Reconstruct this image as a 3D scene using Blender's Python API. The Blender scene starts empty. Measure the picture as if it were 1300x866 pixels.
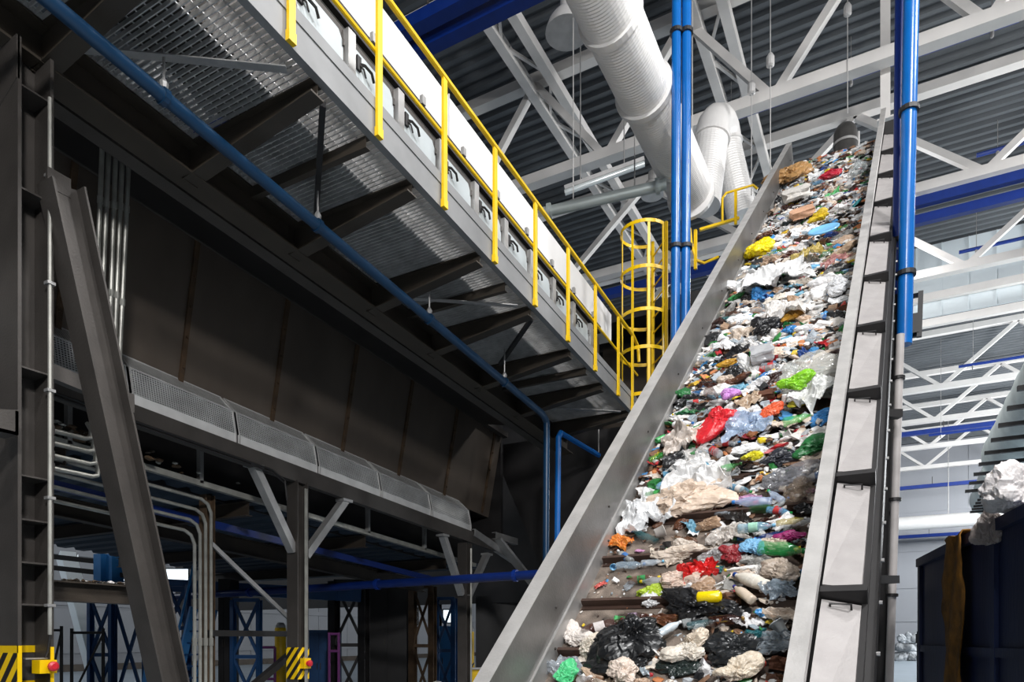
import bpy, bmesh, math, random
from mathutils import Vector as V, Matrix, noise
random.seed(7)
scene = bpy.context.scene
COL = scene.collection
R = math.radians
# ------------------------------------------------------------------ camera
FPX, CXP, HZ, EYE = 880.0, 650.0, 812.0, 1.6          # focal length in pixels of the 1300x866 frame, horizon row, eye height
YAW = math.atan2(480, 880)
FW = V((-math.sin(YAW), math.cos(YAW), 0)); RT = V((math.cos(YAW), math.sin(YAW), 0)); UP = V((0, 0, 1))
EYEP = V((0, 0, EYE))
def ray(px, py): return FW + RT * ((px - CXP) / FPX) + UP * ((HZ - py) / FPX)
def at(px, py, d): return EYEP + ray(px, py) * d
def on(px, py, ax, v):
    r = ray(px, py); return EYEP + r * ((v - EYEP[ax]) / r[ax])
cd = bpy.data.cameras.new('camera'); cam = bpy.data.objects.new('camera', cd); COL.objects.link(cam)
cd.sensor_width = 36; cd.lens = FPX / 1300 * 36; cd.shift_y = (HZ - 433) / 1300; cd.clip_end = 300; cd.clip_start = .05
cam.location = EYEP; cam.rotation_euler = (R(90), 0, YAW)
scene.camera = cam
# ------------------------------------------------------------------ materials
def mat(name, col, rough=.5, metal=0.0, mott=.0, scale=4.0, bump=0.0, bscale=60.0, col2=None, spec=.5, alpha=1.0, trans=0.0, stretch=None, crinkle=False, sss=0.0):
    m = bpy.data.materials.new(name); m.use_nodes = True
    nt = m.node_tree; b = nt.nodes['Principled BSDF']
    b.inputs['Roughness'].default_value = rough; b.inputs['Metallic'].default_value = metal
    b.inputs['Specular IOR Level'].default_value = spec; b.inputs['Alpha'].default_value = alpha
    b.inputs['Transmission Weight'].default_value = trans
    if sss: b.inputs['Subsurface Weight'].default_value = sss; b.inputs['Subsurface Radius'].default_value = (1, .9, .8); b.inputs['Subsurface Scale'].default_value = .06
    b.inputs['Base Color'].default_value = (*col, 1)
    tc = nt.nodes.new('ShaderNodeTexCoord'); src = tc.outputs['Object']
    if stretch:
        mp = nt.nodes.new('ShaderNodeMapping'); mp.inputs['Scale'].default_value = stretch
        nt.links.new(src, mp.inputs['Vector']); src = mp.outputs[0]
    if mott > 0 or col2:
        n = nt.nodes.new('ShaderNodeTexNoise'); n.inputs['Scale'].default_value = scale; n.inputs['Detail'].default_value = 6
        nt.links.new(src, n.inputs['Vector'])
        r = nt.nodes.new('ShaderNodeValToRGB'); r.color_ramp.elements[0].position = .32; r.color_ramp.elements[1].position = .68
        c2 = col2 if col2 else tuple(c * (1 - mott) for c in col)
        r.color_ramp.elements[0].color = (*c2, 1); r.color_ramp.elements[1].color = (*col, 1)
        nt.links.new(n.outputs['Fac'], r.inputs[0]); nt.links.new(r.outputs[0], b.inputs['Base Color'])
    if bump > 0:
        n2 = nt.nodes.new('ShaderNodeTexVoronoi' if crinkle else 'ShaderNodeTexNoise'); n2.inputs['Scale'].default_value = bscale; n2.inputs['Detail'].default_value = 2 if crinkle else 4
        nt.links.new(src, n2.inputs['Vector'])
        bp = nt.nodes.new('ShaderNodeBump'); bp.inputs['Strength'].default_value = bump; bp.inputs['Distance'].default_value = .05 if crinkle else .02
        nt.links.new(n2.outputs['Distance' if crinkle else 'Fac'], bp.inputs['Height']); nt.links.new(bp.outputs[0], b.inputs['Normal'])
    return m
def mathn(nt, op, a, b=None):
    n = nt.nodes.new('ShaderNodeMath'); n.operation = op
    for i, x in enumerate((a, b)):
        if x is None: continue
        if isinstance(x, (int, float)): n.inputs[i].default_value = x
        else: nt.links.new(x, n.inputs[i])
    return n.outputs[0]
def perforated(name, col, pitch, r=.30):
    m = mat(name, col, .42, .5, .25, 5)
    nt = m.node_tree; b = nt.nodes['Principled BSDF']
    tc = nt.nodes.new('ShaderNodeTexCoord'); sp = nt.nodes.new('ShaderNodeSeparateXYZ'); nt.links.new(tc.outputs['Object'], sp.inputs[0])
    a = mathn(nt, 'SUBTRACT', mathn(nt, 'FRACT', mathn(nt, 'MULTIPLY', sp.outputs[1], 1 / pitch)), .5)
    zz = mathn(nt, 'SUBTRACT', sp.outputs[2], sp.outputs[0])
    c = mathn(nt, 'SUBTRACT', mathn(nt, 'FRACT', mathn(nt, 'MULTIPLY', zz, 1 / pitch)), .5)
    d = mathn(nt, 'ADD', mathn(nt, 'MULTIPLY', a, a), mathn(nt, 'MULTIPLY', c, c))
    nt.links.new(mathn(nt, 'GREATER_THAN', d, r * r), b.inputs['Alpha'])       # real see-through holes
    return m
def stripes(name, ca, cb, pitch, ang):
    m = mat(name, ca, .5); nt = m.node_tree; b = nt.nodes['Principled BSDF']
    tc = nt.nodes.new('ShaderNodeTexCoord'); sp = nt.nodes.new('ShaderNodeSeparateXYZ'); nt.links.new(tc.outputs['Object'], sp.inputs[0])
    h = mathn(nt, 'ADD', sp.outputs[0], mathn(nt, 'MULTIPLY', sp.outputs[1], 1.0))
    v = mathn(nt, 'ADD', mathn(nt, 'MULTIPLY', sp.outputs[2], math.cos(ang)), mathn(nt, 'MULTIPLY', h, -math.sin(ang)))
    f = mathn(nt, 'GREATER_THAN', mathn(nt, 'FRACT', mathn(nt, 'MULTIPLY', v, 1 / pitch)), .5)
    mx = nt.nodes.new('ShaderNodeMix'); mx.data_type = 'RGBA'
    mx.inputs['A'].default_value = (*ca, 1); mx.inputs['B'].default_value = (*cb, 1)
    nt.links.new(f, mx.inputs['Factor']); nt.links.new(mx.outputs['Result'], b.inputs['Base Color'])
    return m
def hexc(h):
    c = [int(h[i:i + 2], 16) / 255 for i in (0, 2, 4)]
    return tuple(x / 12.92 if x <= .04045 else ((x + .055) / 1.055) ** 2.4 for x in c)
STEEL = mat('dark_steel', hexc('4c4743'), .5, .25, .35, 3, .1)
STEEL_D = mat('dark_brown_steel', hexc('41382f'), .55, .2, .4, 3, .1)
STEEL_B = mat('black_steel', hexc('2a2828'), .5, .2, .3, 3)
GIRD = mat('girder_paint', hexc('443c33'), .55, .15, .3, 2, .08)
GALV = mat('galvanised_steel', hexc('b5b3b1'), .42, .55, .3, 3.5, .1, 40)
GALV_L = mat('pale_steel', hexc('c9c7c5'), .45, .3, .2, 4, .08, 40)
GRATE = mat('grating_steel', hexc('d2d0ce'), .4, .4, .3, 8)
YEL = mat('yellow_paint', hexc('f2c500'), .4, 0, .15, 5)
WHITE = mat('white_paint', hexc('e4e2e0'), .5, 0, .08, 3)
DOORW = mat('door_grey', hexc('b9c0c2'), .45, .1, .1, 3)
BLUE = mat('blue_gloss', hexc('0d63b0'), .25, 0, .15, 4, spec=.6)
BLUE_D = mat('blue_beam', hexc('0a2f80'), .4, 0, .15, 4)
BLUE_P = mat('blue_pipe_paint', hexc('0f3554'), .35, 0, .2, 4)
CONDUIT = mat('conduit_zinc', hexc('a9a79f'), .4, .4, .35, 6)
ROOF = mat('roof_deck', hexc('62666a'), .6, .2, .15, .6)
TRUSS = mat('truss_white', hexc('dcd8d4'), .55, 0, .08, 2)
DUCT = mat('duct_white', hexc('e6e3e0'), .4, .1, .06, 3)
DUCT_S = mat('duct_grey', hexc('cfd8d5'), .4, .35, .2, 1.5)
RUST = mat('rust_brown', hexc('54402c'), .8, .1, .5, 6, .3)
BELT = mat('belt_dirty', hexc('8a7c70'), .8, 0, 0, 7, .4, 90, col2=hexc('4c423b'))
CLEAT = mat('cleat_rubber', hexc('4a352b'), .6, 0, .4, 6, .2)
SKIP = mat('skip_blue', hexc('14244e'), .5, .1, .5, 2.5, .15, 25, stretch=(1, 1, .25))
CONC = mat('concrete_floor', hexc('9aa6b0'), .35, 0, .15, .8)
WALLM = mat('wall_panel', hexc('8f9196'), .6, 0, .06, .5)
WALLP = mat('pale_panel', hexc('dfe8ec'), .5, 0, .05, .5)
REDM = mat('red_button', hexc('c22330'), .4)
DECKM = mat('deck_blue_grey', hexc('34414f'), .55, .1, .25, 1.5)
PURP = mat('purple_paint', hexc('7a3a78'), .5)
BLUE_T = mat('trestle_blue', hexc('1a4a7c'), .5, 0, .25, 3)
BLUE_L = mat('light_blue_paint', hexc('2f7fc0'), .4, 0, .15, 3)
HAZ = stripes('hazard_stripe', hexc('f0c400'), hexc('1d1a18'), .105, R(50))
PERF = perforated('perforated_sheet', hexc('e0e0de'), .03, .27)
STRIP = mat('cover_strip_steel', hexc('e4e3e1'), .45, .1, .2, 4, .05, 40)
PIPEN = mat('navy_pipe_paint', hexc('0d2768'), .35, 0, .2, 4)
GLASSL = mat('lamp_glass', hexc('d6dcdc'), .15, .2)
WRAPT = mat('bag_white', hexc('dcd6d2'), .35, 0, .12, 3, .3, 30)
# ------------------------------------------------------------------ mesh builder
class MB:
    def __init__(s): s.v = []; s.f = []; s.m = []
    def add(s, vs, fs, mi=0):
        o = len(s.v); s.v += [V(p) for p in vs]; s.f += [tuple(i + o for i in f) for f in fs]; s.m += [mi] * len(fs); return s
    def hexa(s, p, mi=0):                    # 8 corners: bottom ring 0-3, top ring 4-7
        return s.add(p, [(3, 2, 1, 0), (4, 5, 6, 7), (0, 1, 5, 4), (1, 2, 6, 5), (2, 3, 7, 6), (3, 0, 4, 7)], mi)
    def box(s, x0, x1, y0, y1, z0, z1, mi=0):
        return s.hexa([(x0, y0, z0), (x1, y0, z0), (x1, y1, z0), (x0, y1, z0), (x0, y0, z1), (x1, y0, z1), (x1, y1, z1), (x0, y1, z1)], mi)
    def bar(s, a, b, w, h, up=UP, mi=0, off=(0, 0)):
        a, b = V(a), V(b); d = (b - a).normalized(); up = V(up)
        x = d.cross(up)
        if x.length < 1e-4: x = d.cross(V((1, 0, 0)))
        x.normalize(); y = x.cross(d)
        o = x * off[0] + y * off[1]; a = a + o; b = b + o
        c = [(-w / 2, -h / 2), (w / 2, -h / 2), (w / 2, h / 2), (-w / 2, h / 2)]
        return s.hexa([a + x * i + y * j for i, j in c] + [b + x * i + y * j for i, j in c], mi)
    def ibeam(s, a, b, w, h, t=.012, up=UP, mi=0):
        s.bar(a, b, w, t, up, mi, (0, h / 2 - t / 2)); s.bar(a, b, w, t, up, mi, (0, -h / 2 + t / 2)); return s.bar(a, b, t, h - 2 * t, up, mi)
    def channel(s, a, b, w, h, t=.012, up=UP, mi=0, side=1):
        s.bar(a, b, w, t, up, mi, (0, h / 2 - t / 2)); s.bar(a, b, w, t, up, mi, (0, -h / 2 + t / 2)); return s.bar(a, b, t, h - 2 * t, up, mi, (side * (w / 2 - t / 2), 0))
    def tube(s, pts, r, n=10, mi=0, closed=False, cap=True):
        pts = [V(p) for p in pts]; k = len(pts); rs = r if isinstance(r, (list, tuple)) else [r] * k
        rings = []; prev = None
        for i, p in enumerate(pts):
            if closed: d = (pts[(i + 1) % k] - pts[i - 1]).normalized()
            else:
                d = V((0, 0, 0))
                if i > 0: d += (p - pts[i - 1]).normalized()
                if i < k - 1: d += (pts[i + 1] - p).normalized()
                d.normalize()
            if prev is None:
                x = d.cross(UP)
                if x.length < .05: x = d.cross(V((1, 0, 0)))
            else: x = prev - d * prev.dot(d)
            x.normalize(); prev = x; y = d.cross(x)
            rings.append([p + (x * math.cos(2 * math.pi * j / n) + y * math.sin(2 * math.pi * j / n)) * rs[i] for j in range(n)])
        vs = [q for rg in rings for q in rg]; fs = []
        for i in range(k if closed else k - 1):
            i2 = (i + 1) % k
            for j in range(n): fs.append((i * n + j, i * n + (j + 1) % n, i2 * n + (j + 1) % n, i2 * n + j))
        if cap and not closed: fs += [tuple(range(n))[::-1], tuple((k - 1) * n + j for j in range(n))]
        return s.add(vs, fs, mi)
    def lathe(s, prof, c=(0, 0, 0), axis=(0, 0, 1), n=16, mi=0):      # prof: (radius, height)
        ax = V(axis).normalized(); c = V(c)
        x = ax.cross(V((0, 1, 0)) if abs(ax.y) < .9 else V((1, 0, 0))).normalized(); y = ax.cross(x)
        vs = [c + ax * h + (x * math.cos(2 * math.pi * j / n) + y * math.sin(2 * math.pi * j / n)) * r for r, h in prof for j in range(n)]
        fs = []
        for i in range(len(prof) - 1):
            for j in range(n): fs.append((i * n + j, i * n + (j + 1) % n, (i + 1) * n + (j + 1) % n, (i + 1) * n + j))
        fs += [tuple(range(n))[::-1], tuple((len(prof) - 1) * n + j for j in range(n))]
        return s.add(vs, fs, mi)
    def prism(s, sec, a, b, mi=0):           # sec: list of points (at a); swept by b - a
        d = V(b) - V(a); n = len(sec); vs = [V(p) for p in sec] + [V(p) + d for p in sec]
        fs = [tuple(range(n))[::-1], tuple(range(n, 2 * n))] + [(i, (i + 1) % n, (i + 1) % n + n, i + n) for i in range(n)]
        return s.add(vs, fs, mi)
    def build(s, name, mats, parent=None, smooth=False):
        if parent is not None: org = world_loc(parent)
        else:
            lo = [min(p[i] for p in s.v) for i in range(3)]; hi = [max(p[i] for p in s.v) for i in range(3)]
            org = V(((lo[0] + hi[0]) / 2, (lo[1] + hi[1]) / 2, lo[2]))
        me = bpy.data.meshes.new(name); me.from_pydata([p - org for p in s.v], [], s.f)
        for m in (mats if isinstance(mats, (list, tuple)) else [mats]): me.materials.append(m)
        me.polygons.foreach_set('material_index', s.m)
        if smooth:
            me.polygons.foreach_set('use_smooth', [True] * len(s.f))
        bm = bmesh.new(); bm.from_mesh(me); bmesh.ops.recalc_face_normals(bm, faces=bm.faces)
        if smooth:
            for e in bm.edges:
                if len(e.link_faces) == 2 and e.calc_face_angle(0) > R(35): e.smooth = False
        bm.to_mesh(me); bm.free()
        o = bpy.data.objects.new(name, me); COL.objects.link(o)
        if parent is None: o.location = org
        else: o.parent = parent
        return o
def world_loc(o):
    p = V((0, 0, 0))
    while o is not None: p = p + V(o.location); o = o.parent
    return p
def tag(o, label=None, cat=None, group=None, kind=None):
    if label: o['label'] = label
    if cat: o['category'] = cat
    if group: o['group'] = group
    if kind: o['kind'] = kind
    return o
def thing(name, label, cat, loc, group=None):
    o = bpy.data.objects.new(name, None); COL.objects.link(o); o.location = loc; o.empty_display_size = .2
    return tag(o, label, cat, group)
def struct(o): o['kind'] = 'structure'; return o
G = -.062                                     # the machine line falls gently away from the camera
def M(x, y, z0): return V((x, y, z0 + G * y))
# ------------------------------------------------------------------ hall shell
XL, XR, YB, YF, ZR = -36, 16, -8, 72, 19.2
mb = MB(); mb.box(XL, XR, YB, YF, -.2, 0); struct(mb.build('floor', CONC))
mb = MB(); p = .42; n = int((YF - YB) / p)
prof = []
for i in range(n): prof += [(YB + i * p, 0), (YB + i * p + .15, 0), (YB + i * p + .2, .13), (YB + i * p + .37, .13)]
prof.append((YB + n * p, 0))
vs = [V((x, y, ZR + z)) for x in (XL, XR) for y, z in prof]; k = len(prof)
mb.add(vs, [(i, i + 1, k + i + 1, k + i) for i in range(k - 1)]); struct(mb.build('ceiling', ROOF))
mb = MB()
mb.box(XL, XR, YF, YF + .2, 0, ZR)
for z in (1.2, 3.2, 6.2, 9.5, 13): mb.box(XL, XR, YF - .08, YF, z, z + .22)
for x in range(XL, XR, 6): mb.box(x, x + .06, YF - .03, YF, 0, ZR)
struct(mb.build('wall_back', WALLM))
mb = MB(); mb.box(XL - .2, XL, YB, YF, 0, ZR)
for z in (.9, 3.3, 5.8, 9, 12): mb.box(XL, XL + .1, YB, YF, z, z + .28)
for y in range(int(YB), int(YF), 3): mb.box(XL, XL + .03, y, y + .05, 0, ZR)
struct(mb.build('wall_left', mat('wall_panel_grey', hexc('74777c'), .6, 0, .08, .5)))
mb = MB(); mb.box(XR, XR + .2, YB, YF, 0, ZR)
for y in range(int(YB), int(YF), 3): mb.box(XR - .03, XR, y, y + .05, 0, ZR)
struct(mb.build('wall_right', WALLM))
mb = MB(); mb.box(XL, XR, YB - .2, YB, 0, ZR); struct(mb.build('wall_front', WALLM))
mb = MB(); mb.box(XL + .1, XL + .3, YB, YF, 0, .35); struct(mb.build('trim_1', STEEL_D))
# ------------------------------------------------------------------ roof trusses across the hall
ZC, ZU = 15.7, 18.75
def truss(y, label, wide=.34, x0=XL + 1, x1=XR - .5, web=.2, node=-2.67, hs=2.3):
    t = thing('roof_truss', label, 'roof truss', (-3, y, ZC - .2), 'white roof trusses')
    m = MB(); m.bar((x0, y, ZC), (x1, y, ZC), wide, .3); m.build('lower_chord', TRUSS, t)
    m = MB(); m.bar((x0, y, ZU), (x1, y, ZU), wide, .3); m.build('upper_chord', TRUSS, t)
    for k in range(-7, 5):
        xl = node + 2 * hs * k
        for s in (-1, 1):
            xu = xl + s * hs
            if min(xu, xl) < x0 or max(xu, xl) > x1: continue
            m = MB(); m.bar((xl + s * .12, y, ZC + .1), (xu, y, ZU - .1), web, web, (0, 1, 0)); m.build('web_member', TRUSS, t)
    return t
TY = [12.9, 19.05, 25.2, 31.2, 45.4, 52, 59, 66]
TL = ['nearest white roof truss, crossing behind the blue double pole at the top', 'second white truss from the viewer, its lower chord behind the white duct',
      'white truss whose lower chord passes behind the top end of the waste conveyor', 'white truss in front of the pale hanging partition',
      'white truss just beyond the pale hanging partition', 'far white truss low above the blue container', 'second farthest white roof truss in the bright hall end',
      'farthest white roof truss next to the back wall']
for y, l in zip(TY, TL): truss(y, l) if y < 24 else truss(y, l, node=2.5, hs=3.5)
# paired longitudinal members carrying the deck
def purlin(x, z, label, w=.26, y0=9, y1=70):
    t = thing('longitudinal_beam', label, 'roof beam', (x, y0, z), 'white roof beams running down the hall')
    m = MB(); m.bar((x, y0, z), (x, y1, z), w, .3); m.build('beam', TRUSS, t)
    m = MB(); m.bar((x + .75, y0, z), (x + .75, y1, z), w, .3); m.build('beam', TRUSS, t)
    m = MB()
    for i in range(int((y1 - y0) / 1.6)):
        y = y0 + 1.6 * i; a, b = ((x, y, z), (x + .75, y + 1.6, z)) if i % 2 else ((x + .75, y, z), (x, y + 1.6, z))
        m.bar(a, b, .08, .08)
    m.build('lacing', TRUSS, t)
purlin(-9.6, 18.35, 'paired white roof beam left of the white duct')
purlin(-4.6, 18.35, 'paired white roof beam behind the blue double pole')
purlin(-15.5, 18.35, 'paired white roof beam above the white conveyor hood')
# blue beams just under the trusses
def bluebeam(y, zs, x0, x1, label, w=.3):
    t = thing('blue_cable_tray', label, 'cable tray', ((x0 + x1) / 2, y, zs[0]), 'blue trays slung under the trusses')
    for i, z in enumerate(zs):
        m = MB(); m.bar((x0, y - .3 + .5 * i, z), (x1, y - .3 + .5 * i, z), w, .28); m.build('tray', BLUE_D, t)
    for x in range(int(x0) + 1, int(x1), 4):
        m = MB(); m.tube([(x, y, zs[0]), (x, y, zs[0] + .8)], .025, 6); m.build('hanger', STEEL, t)
bluebeam(12.6, (15.05, 15.0), -22, -3, 'pair of blue trays at the picture top over the white conveyor hood')
bluebeam(25.6, (14.95,), -22, -2.8, 'blue tray behind the yellow ladder cage')
bluebeam(25.3, (15.2, 14.9), -.6, 15, 'pair of blue trays right of the blue riser pipe', .22)
bluebeam(52, (14.9,), -6, 15, 'blue tray across the bright far hall beside the grey conduit')
bluebeam(65.6, (14.0,), -6, 15, 'far blue tray low above the blue container')
bluebeam(71, (10.7,), -6, 15, 'farthest blue tray in front of the back wall')
# thin blue sprinkler lines under the deck
for y, z, x0, x1, l in ((16.5, 18.3, -7, 0, 'thin blue sprinkler line under the roof deck behind the double pole'),
                        (22.5, 18.0, -5, 3, 'thin blue sprinkler line above the conveyor top'),
                        (22.2, 17.8, 3.2, 9, 'thin blue sprinkler line in the upper right corner'),
                        (28.5, 18.2, 2.6, 12, 'thin blue sprinkler line right of the riser pipe, second row'),
                        (34, 17.6, 2.5, 7, 'short thin blue sprinkler line over the pale partition'),
                        (41, 15.2, 3, 14, 'thin dark blue sprinkler line beyond the pale partition'),
                        (47.5, 13.6, 2, 14, 'thin dark blue sprinkler line in the bright far hall')):
    t = thing('sprinkler_pipe', l, 'sprinkler pipe', ((x0 + x1) / 2, y, z), 'blue sprinkler lines under the roof')
    m = MB(); m.tube([(x0, y, z), (x1, y, z)], .075, 8); m.build('pipe', BLUE_D, t)
    for x in (x0 + .6, (x0 + x1) / 2, x1 - .6):
        m = MB(); m.tube([(x, y, z), (x, y, ZR)], .012, 6); m.build('hanger', GALV, t)
        m = MB(); m.lathe([(.03, -.25), (.05, -.2), (.05, -.06)], (x, y, z), n=8); m.build('sprinkler_head', GALV, t)
# pale hanging partition with girts
t = thing('hanging_partition', 'pale blue-white hanging partition high behind the right roof trusses', 'partition', (5, 36, 15.4))
m = MB(); m.box(-8, XR - .1, 36, 36.1, 15.95, 19.15)
for x in range(-8, 16, 1): m.box(x, x + .03, 35.97, 36, 15.95, 19.15)
m.build('sheet', WALLP, t)
for z in (15.45, 16.6):
    m = MB(); m.box(-8, XR - .1, 35.7, 35.95, z, z + .32); m.build('girt', TRUSS, t)
# white insulated pipe low across the far hall
t = thing('insulated_pipe', 'thick white insulated pipe across the far end of the hall', 'pipe', (3, 64, 10.3))
m = MB(); m.tube([(-8, 64, 10.9), (15, 64, 10.9)], .55, 20); m.build('pipe', DUCT, t, True)
for x in (-6, -1, 4, 9, 14): m = MB(); m.tube([(x, 64, 11.3), (x, 64, ZR)], .03, 6); m.build('hanger', GALV, t)
# suspended white steel hanger behind the conveyor top
q = at(1124, 140, 17.2); t = thing('hanger_post', 'white vertical steel hanger between the conveyor top and the roof', 'steel hanger', (q.x, q.y, q.z))
m = MB(); m.ibeam((q.x, q.y, q.z - .3), (q.x, q.y, ZR - .3), .22, .22, .02, (0, 1, 0)); m.build('post', TRUSS, t)
m = MB(); m.box(q.x - .18, q.x + .18, q.y - .18, q.y + .18, q.z - .32, q.z - .28); m.build('end_plate', TRUSS, t)
# ------------------------------------------------------------------ ducts
def ring(m, c, ax, r, w=.05): m.lathe([(r, -w), (r + .045, -w), (r + .045, w), (r, w)], c, ax, 32)
DX, DZ = -3.6, 10.75
t = thing('ventilation_duct', 'large white spiral ventilation duct coming from the picture top towards the blue double pole', 'ventilation duct', (DX, 9, DZ - .6))
def duct_len(y0, y1, r, z0=DZ, z1=DZ, x0=DX, x1=DX, pitch=.055):
    m = MB(); k = int((y1 - y0) / pitch * 2); prof = []
    for i in range(k + 1): prof.append((r + (.008 if i % 2 else 0), i * (y1 - y0) / k))
    d = V((x1 - x0, y1 - y0, z1 - z0))
    m.lathe([(a, b * d.length / (y1 - y0)) for a, b in prof], (x0, y0, z0), d, 36); return m
duct_len(2.5, 7.6, .40).build('duct_section', DUCT, t)
duct_len(7.6, 11.2, .43).build('duct_section', DUCT, t)
duct_len(11.2, 14.3, .43, DZ, DZ + .1).build('duct_section', DUCT, t)
for y, r in ((5.9, .41), (7.6, .45), (9.6, .44), (11.2, .45), (14.3, .44)):
    m = MB(); ring(m, (DX, y, DZ), (0, 1, 0), r); m.build('flange', DUCT, t)
for y in (6.8, 10.2, 13.2):
    m = MB(); m.tube([(DX + .3, y, DZ + .3), (DX + .3, y, ZR)], .012, 6); m.build('suspension_wire', GALV, t)
# inverted-U branch behind
a0 = at(893, 262, 17.0); a1 = at(903, 178, 17.2); b1 = at(922, 185, 18.3); b0 = at(942, 275, 18.3)
t = thing('branch_duct', 'white inverted-U branch duct behind the conveyor wall beside the large white duct', 'ventilation duct', (a0.x, a0.y, a0.z - .5))
def seg_tube(name, pts, r, n=28):
    m = MB(); m.tube(pts, r, n); m.build(name, DUCT, t, True)
def lerp(a, b, f): return V(a) * (1 - f) + V(b) * f
m = MB(); k = 60; m.tube([lerp(a0, a1, i / k) for i in range(k + 1)], [.4 + (.008 if i % 2 else 0) for i in range(k + 1)], 28); m.build('duct_leg', DUCT, t)
m = MB(); m.tube([lerp(b1, b0, i / k) for i in range(k + 1)], [.37 + (.008 if i % 2 else 0) for i in range(k + 1)], 28); m.build('duct_leg', DUCT, t)
mid = (a1 + b1) / 2; h = (b1 - a1) / 2
seg_tube('elbow', [mid - h * math.cos(math.pi * i / 8) + V((0, 0, .55)) * math.sin(math.pi * i / 8) for i in range(9)], [.41 - .004 * i for i in range(9)])
m = MB(); ring(m, a1, (a1 - a0), .41, .03); m.build('flange', DUCT, t)
m = MB(); ring(m, b1, (b1 - b0), .38, .03); m.build('flange', DUCT, t)
# grey branch pipe joining the white duct
p0 = at(690, 270, 13.8); p1 = at(846, 234, 13.2)
t = thing('branch_pipe', 'long grey round pipe joining the white duct behind the yellow railing', 'pipe', lerp(p0, p1, .5))
m = MB(); m.tube([p0, p1], .1, 16); m.build('pipe', DUCT_S, t, True)
for f in (.93, .05): m = MB(); ring(m, lerp(p0, p1, f), p1 - p0, .1, .04); m.build('flange', DUCT_S, t)
for f in (.25, .75):
    m = MB(); q = lerp(p0, p1, f); m.tube([q, (q.x, q.y, ZR)], .012, 6); m.build('suspension_wire', GALV, t)
# large ribbed grey duct over the container with black hangers
y0, y1 = 14.0, 34.5
t = thing('supply_duct', 'huge grey round duct with black cross bars above the blue container', 'ventilation duct', (4.4, 24, 7.9))
m = MB(); k = 82; m.tube([(4.45, y0 + (y1 - y0) * i / k, 9.15) for i in range(k + 1)], [1.15 + (.02 if i % 8 == 0 else 0) for i in range(k + 1)], 40); m.build('duct', DUCT_S, t, True)
m = MB(); m.tube([(4.1, y1, 8.6), (4.1, y1 + 5.5, 8.3)], .75, 30); m.build('end_section', DUCT_S, t, True)
for i in range(12):
    y = 16.2 + i * 1.72
    m = MB(); m.bar((2.8, y, 7.9), (6.6, y, 7.9), .12, .12); m.build('cross_bar', STEEL_B, t)
    m = MB(); m.tube([(6.3, y, 7.9), (6.3, y, ZR)], .02, 6); m.build('hanger_rod', GALV, t)
for i in range(6):
    m = MB(); m.bar((3.3, 35 + i * .8, 7.6), (5.2, 35 + i * .8, 7.6), .1, .1); m.build('cross_bar', STEEL_B, t)
m = MB(); m.bar((6.2, y0, 7.8), (6.2, y1 + 5, 7.7), .1, .1); m.build('side_rail', DUCT_S, t)
# ------------------------------------------------------------------ lamps hanging from the roof
q = at(720, 42, 14.0)
t = thing('high_bay_lamp', 'round metal high-bay lamp beside the large white duct', 'lamp', (q.x, q.y, q.z))
m = MB(); pr = [(.44, 0), (.43, .06), (.38, .2), (.27, .36), (.12, .45)]
m.lathe(pr + [(.10, .44), (.2, .34), (.36, .19), (.41, .06), (.42, .01)], q, n=28); m.build('reflector', GALV_L, t, True)
m = MB(); m.lathe([(.12, .45), (.14, .47), (.14, .75), (.06, .8)], q, n=20); m.build('ballast_housing', GALV_L, t, True)
m = MB(); m.tube([(q.x, q.y, q.z + .8), (q.x, q.y, ZR)], .02, 6); m.build('rod', GALV, t)
q = at(828, 248, 21); t = thing('high_bay_lamp', 'small far high-bay lamp left of the blue double pole', 'lamp', (q.x, q.y, q.z))
m = MB(); m.lathe([(.34, 0), (.3, .2), (.2, .38), (.1, .44)], q, n=24); m.build('reflector', GALV_L, t, True)
m = MB(); m.lathe([(.12, .44), (.12, .7)], q, n=12); m.tube([(q.x, q.y, q.z + .7), (q.x, q.y, ZR)], .02, 6); m.build('rod', GALV, t)
a = at(717, 240, 18); b = at(818, 203, 17.6)
t = thing('tube_light', 'long unlit fluorescent tube fitting slung under the white truss', 'light fitting', lerp(a, b, .5))
m = MB(); m.bar(a, b, .16, .1); m.build('housing', GALV_L, t)
m = MB(); m.tube([a - V((0, 0, .1)), b - V((0, 0, .1))], .07, 12); m.build('diffuser', GLASSL, t, True)
for f in (.2, .75):
    c = lerp(a, b, f); m = MB(); m.tube([c, (c.x, c.y, ZR)], .015, 6); m.build('hanger', GALV, t)
for i, (px, py, d, l) in enumerate(((978, 85, 16, 'thin wire hanging left of the riser pipe near the roof'), (1076, 20, 17, 'thin wire hanging over the conveyor top'), (954, 120, 16.5, 'thin wire hanging above the inverted-U duct'))):
    q = at(px, py, d); t = thing('hanging_wire', l, 'wire', (q.x, q.y, q.z - 3))
    m = MB(); m.tube([(q.x, q.y, q.z - 2.4), (q.x, q.y, q.z)], .012, 6); m.build('wire', GALV_L, t)
    m = MB(); m.lathe([(.05, 0), (.09, .03), (.09, .22), (.05, .3)], q, n=10); m.tube([q + V((0, 0, .3)), (q.x, q.y, ZR)], .012, 6); m.build('clamp', GALV_L, t)
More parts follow.
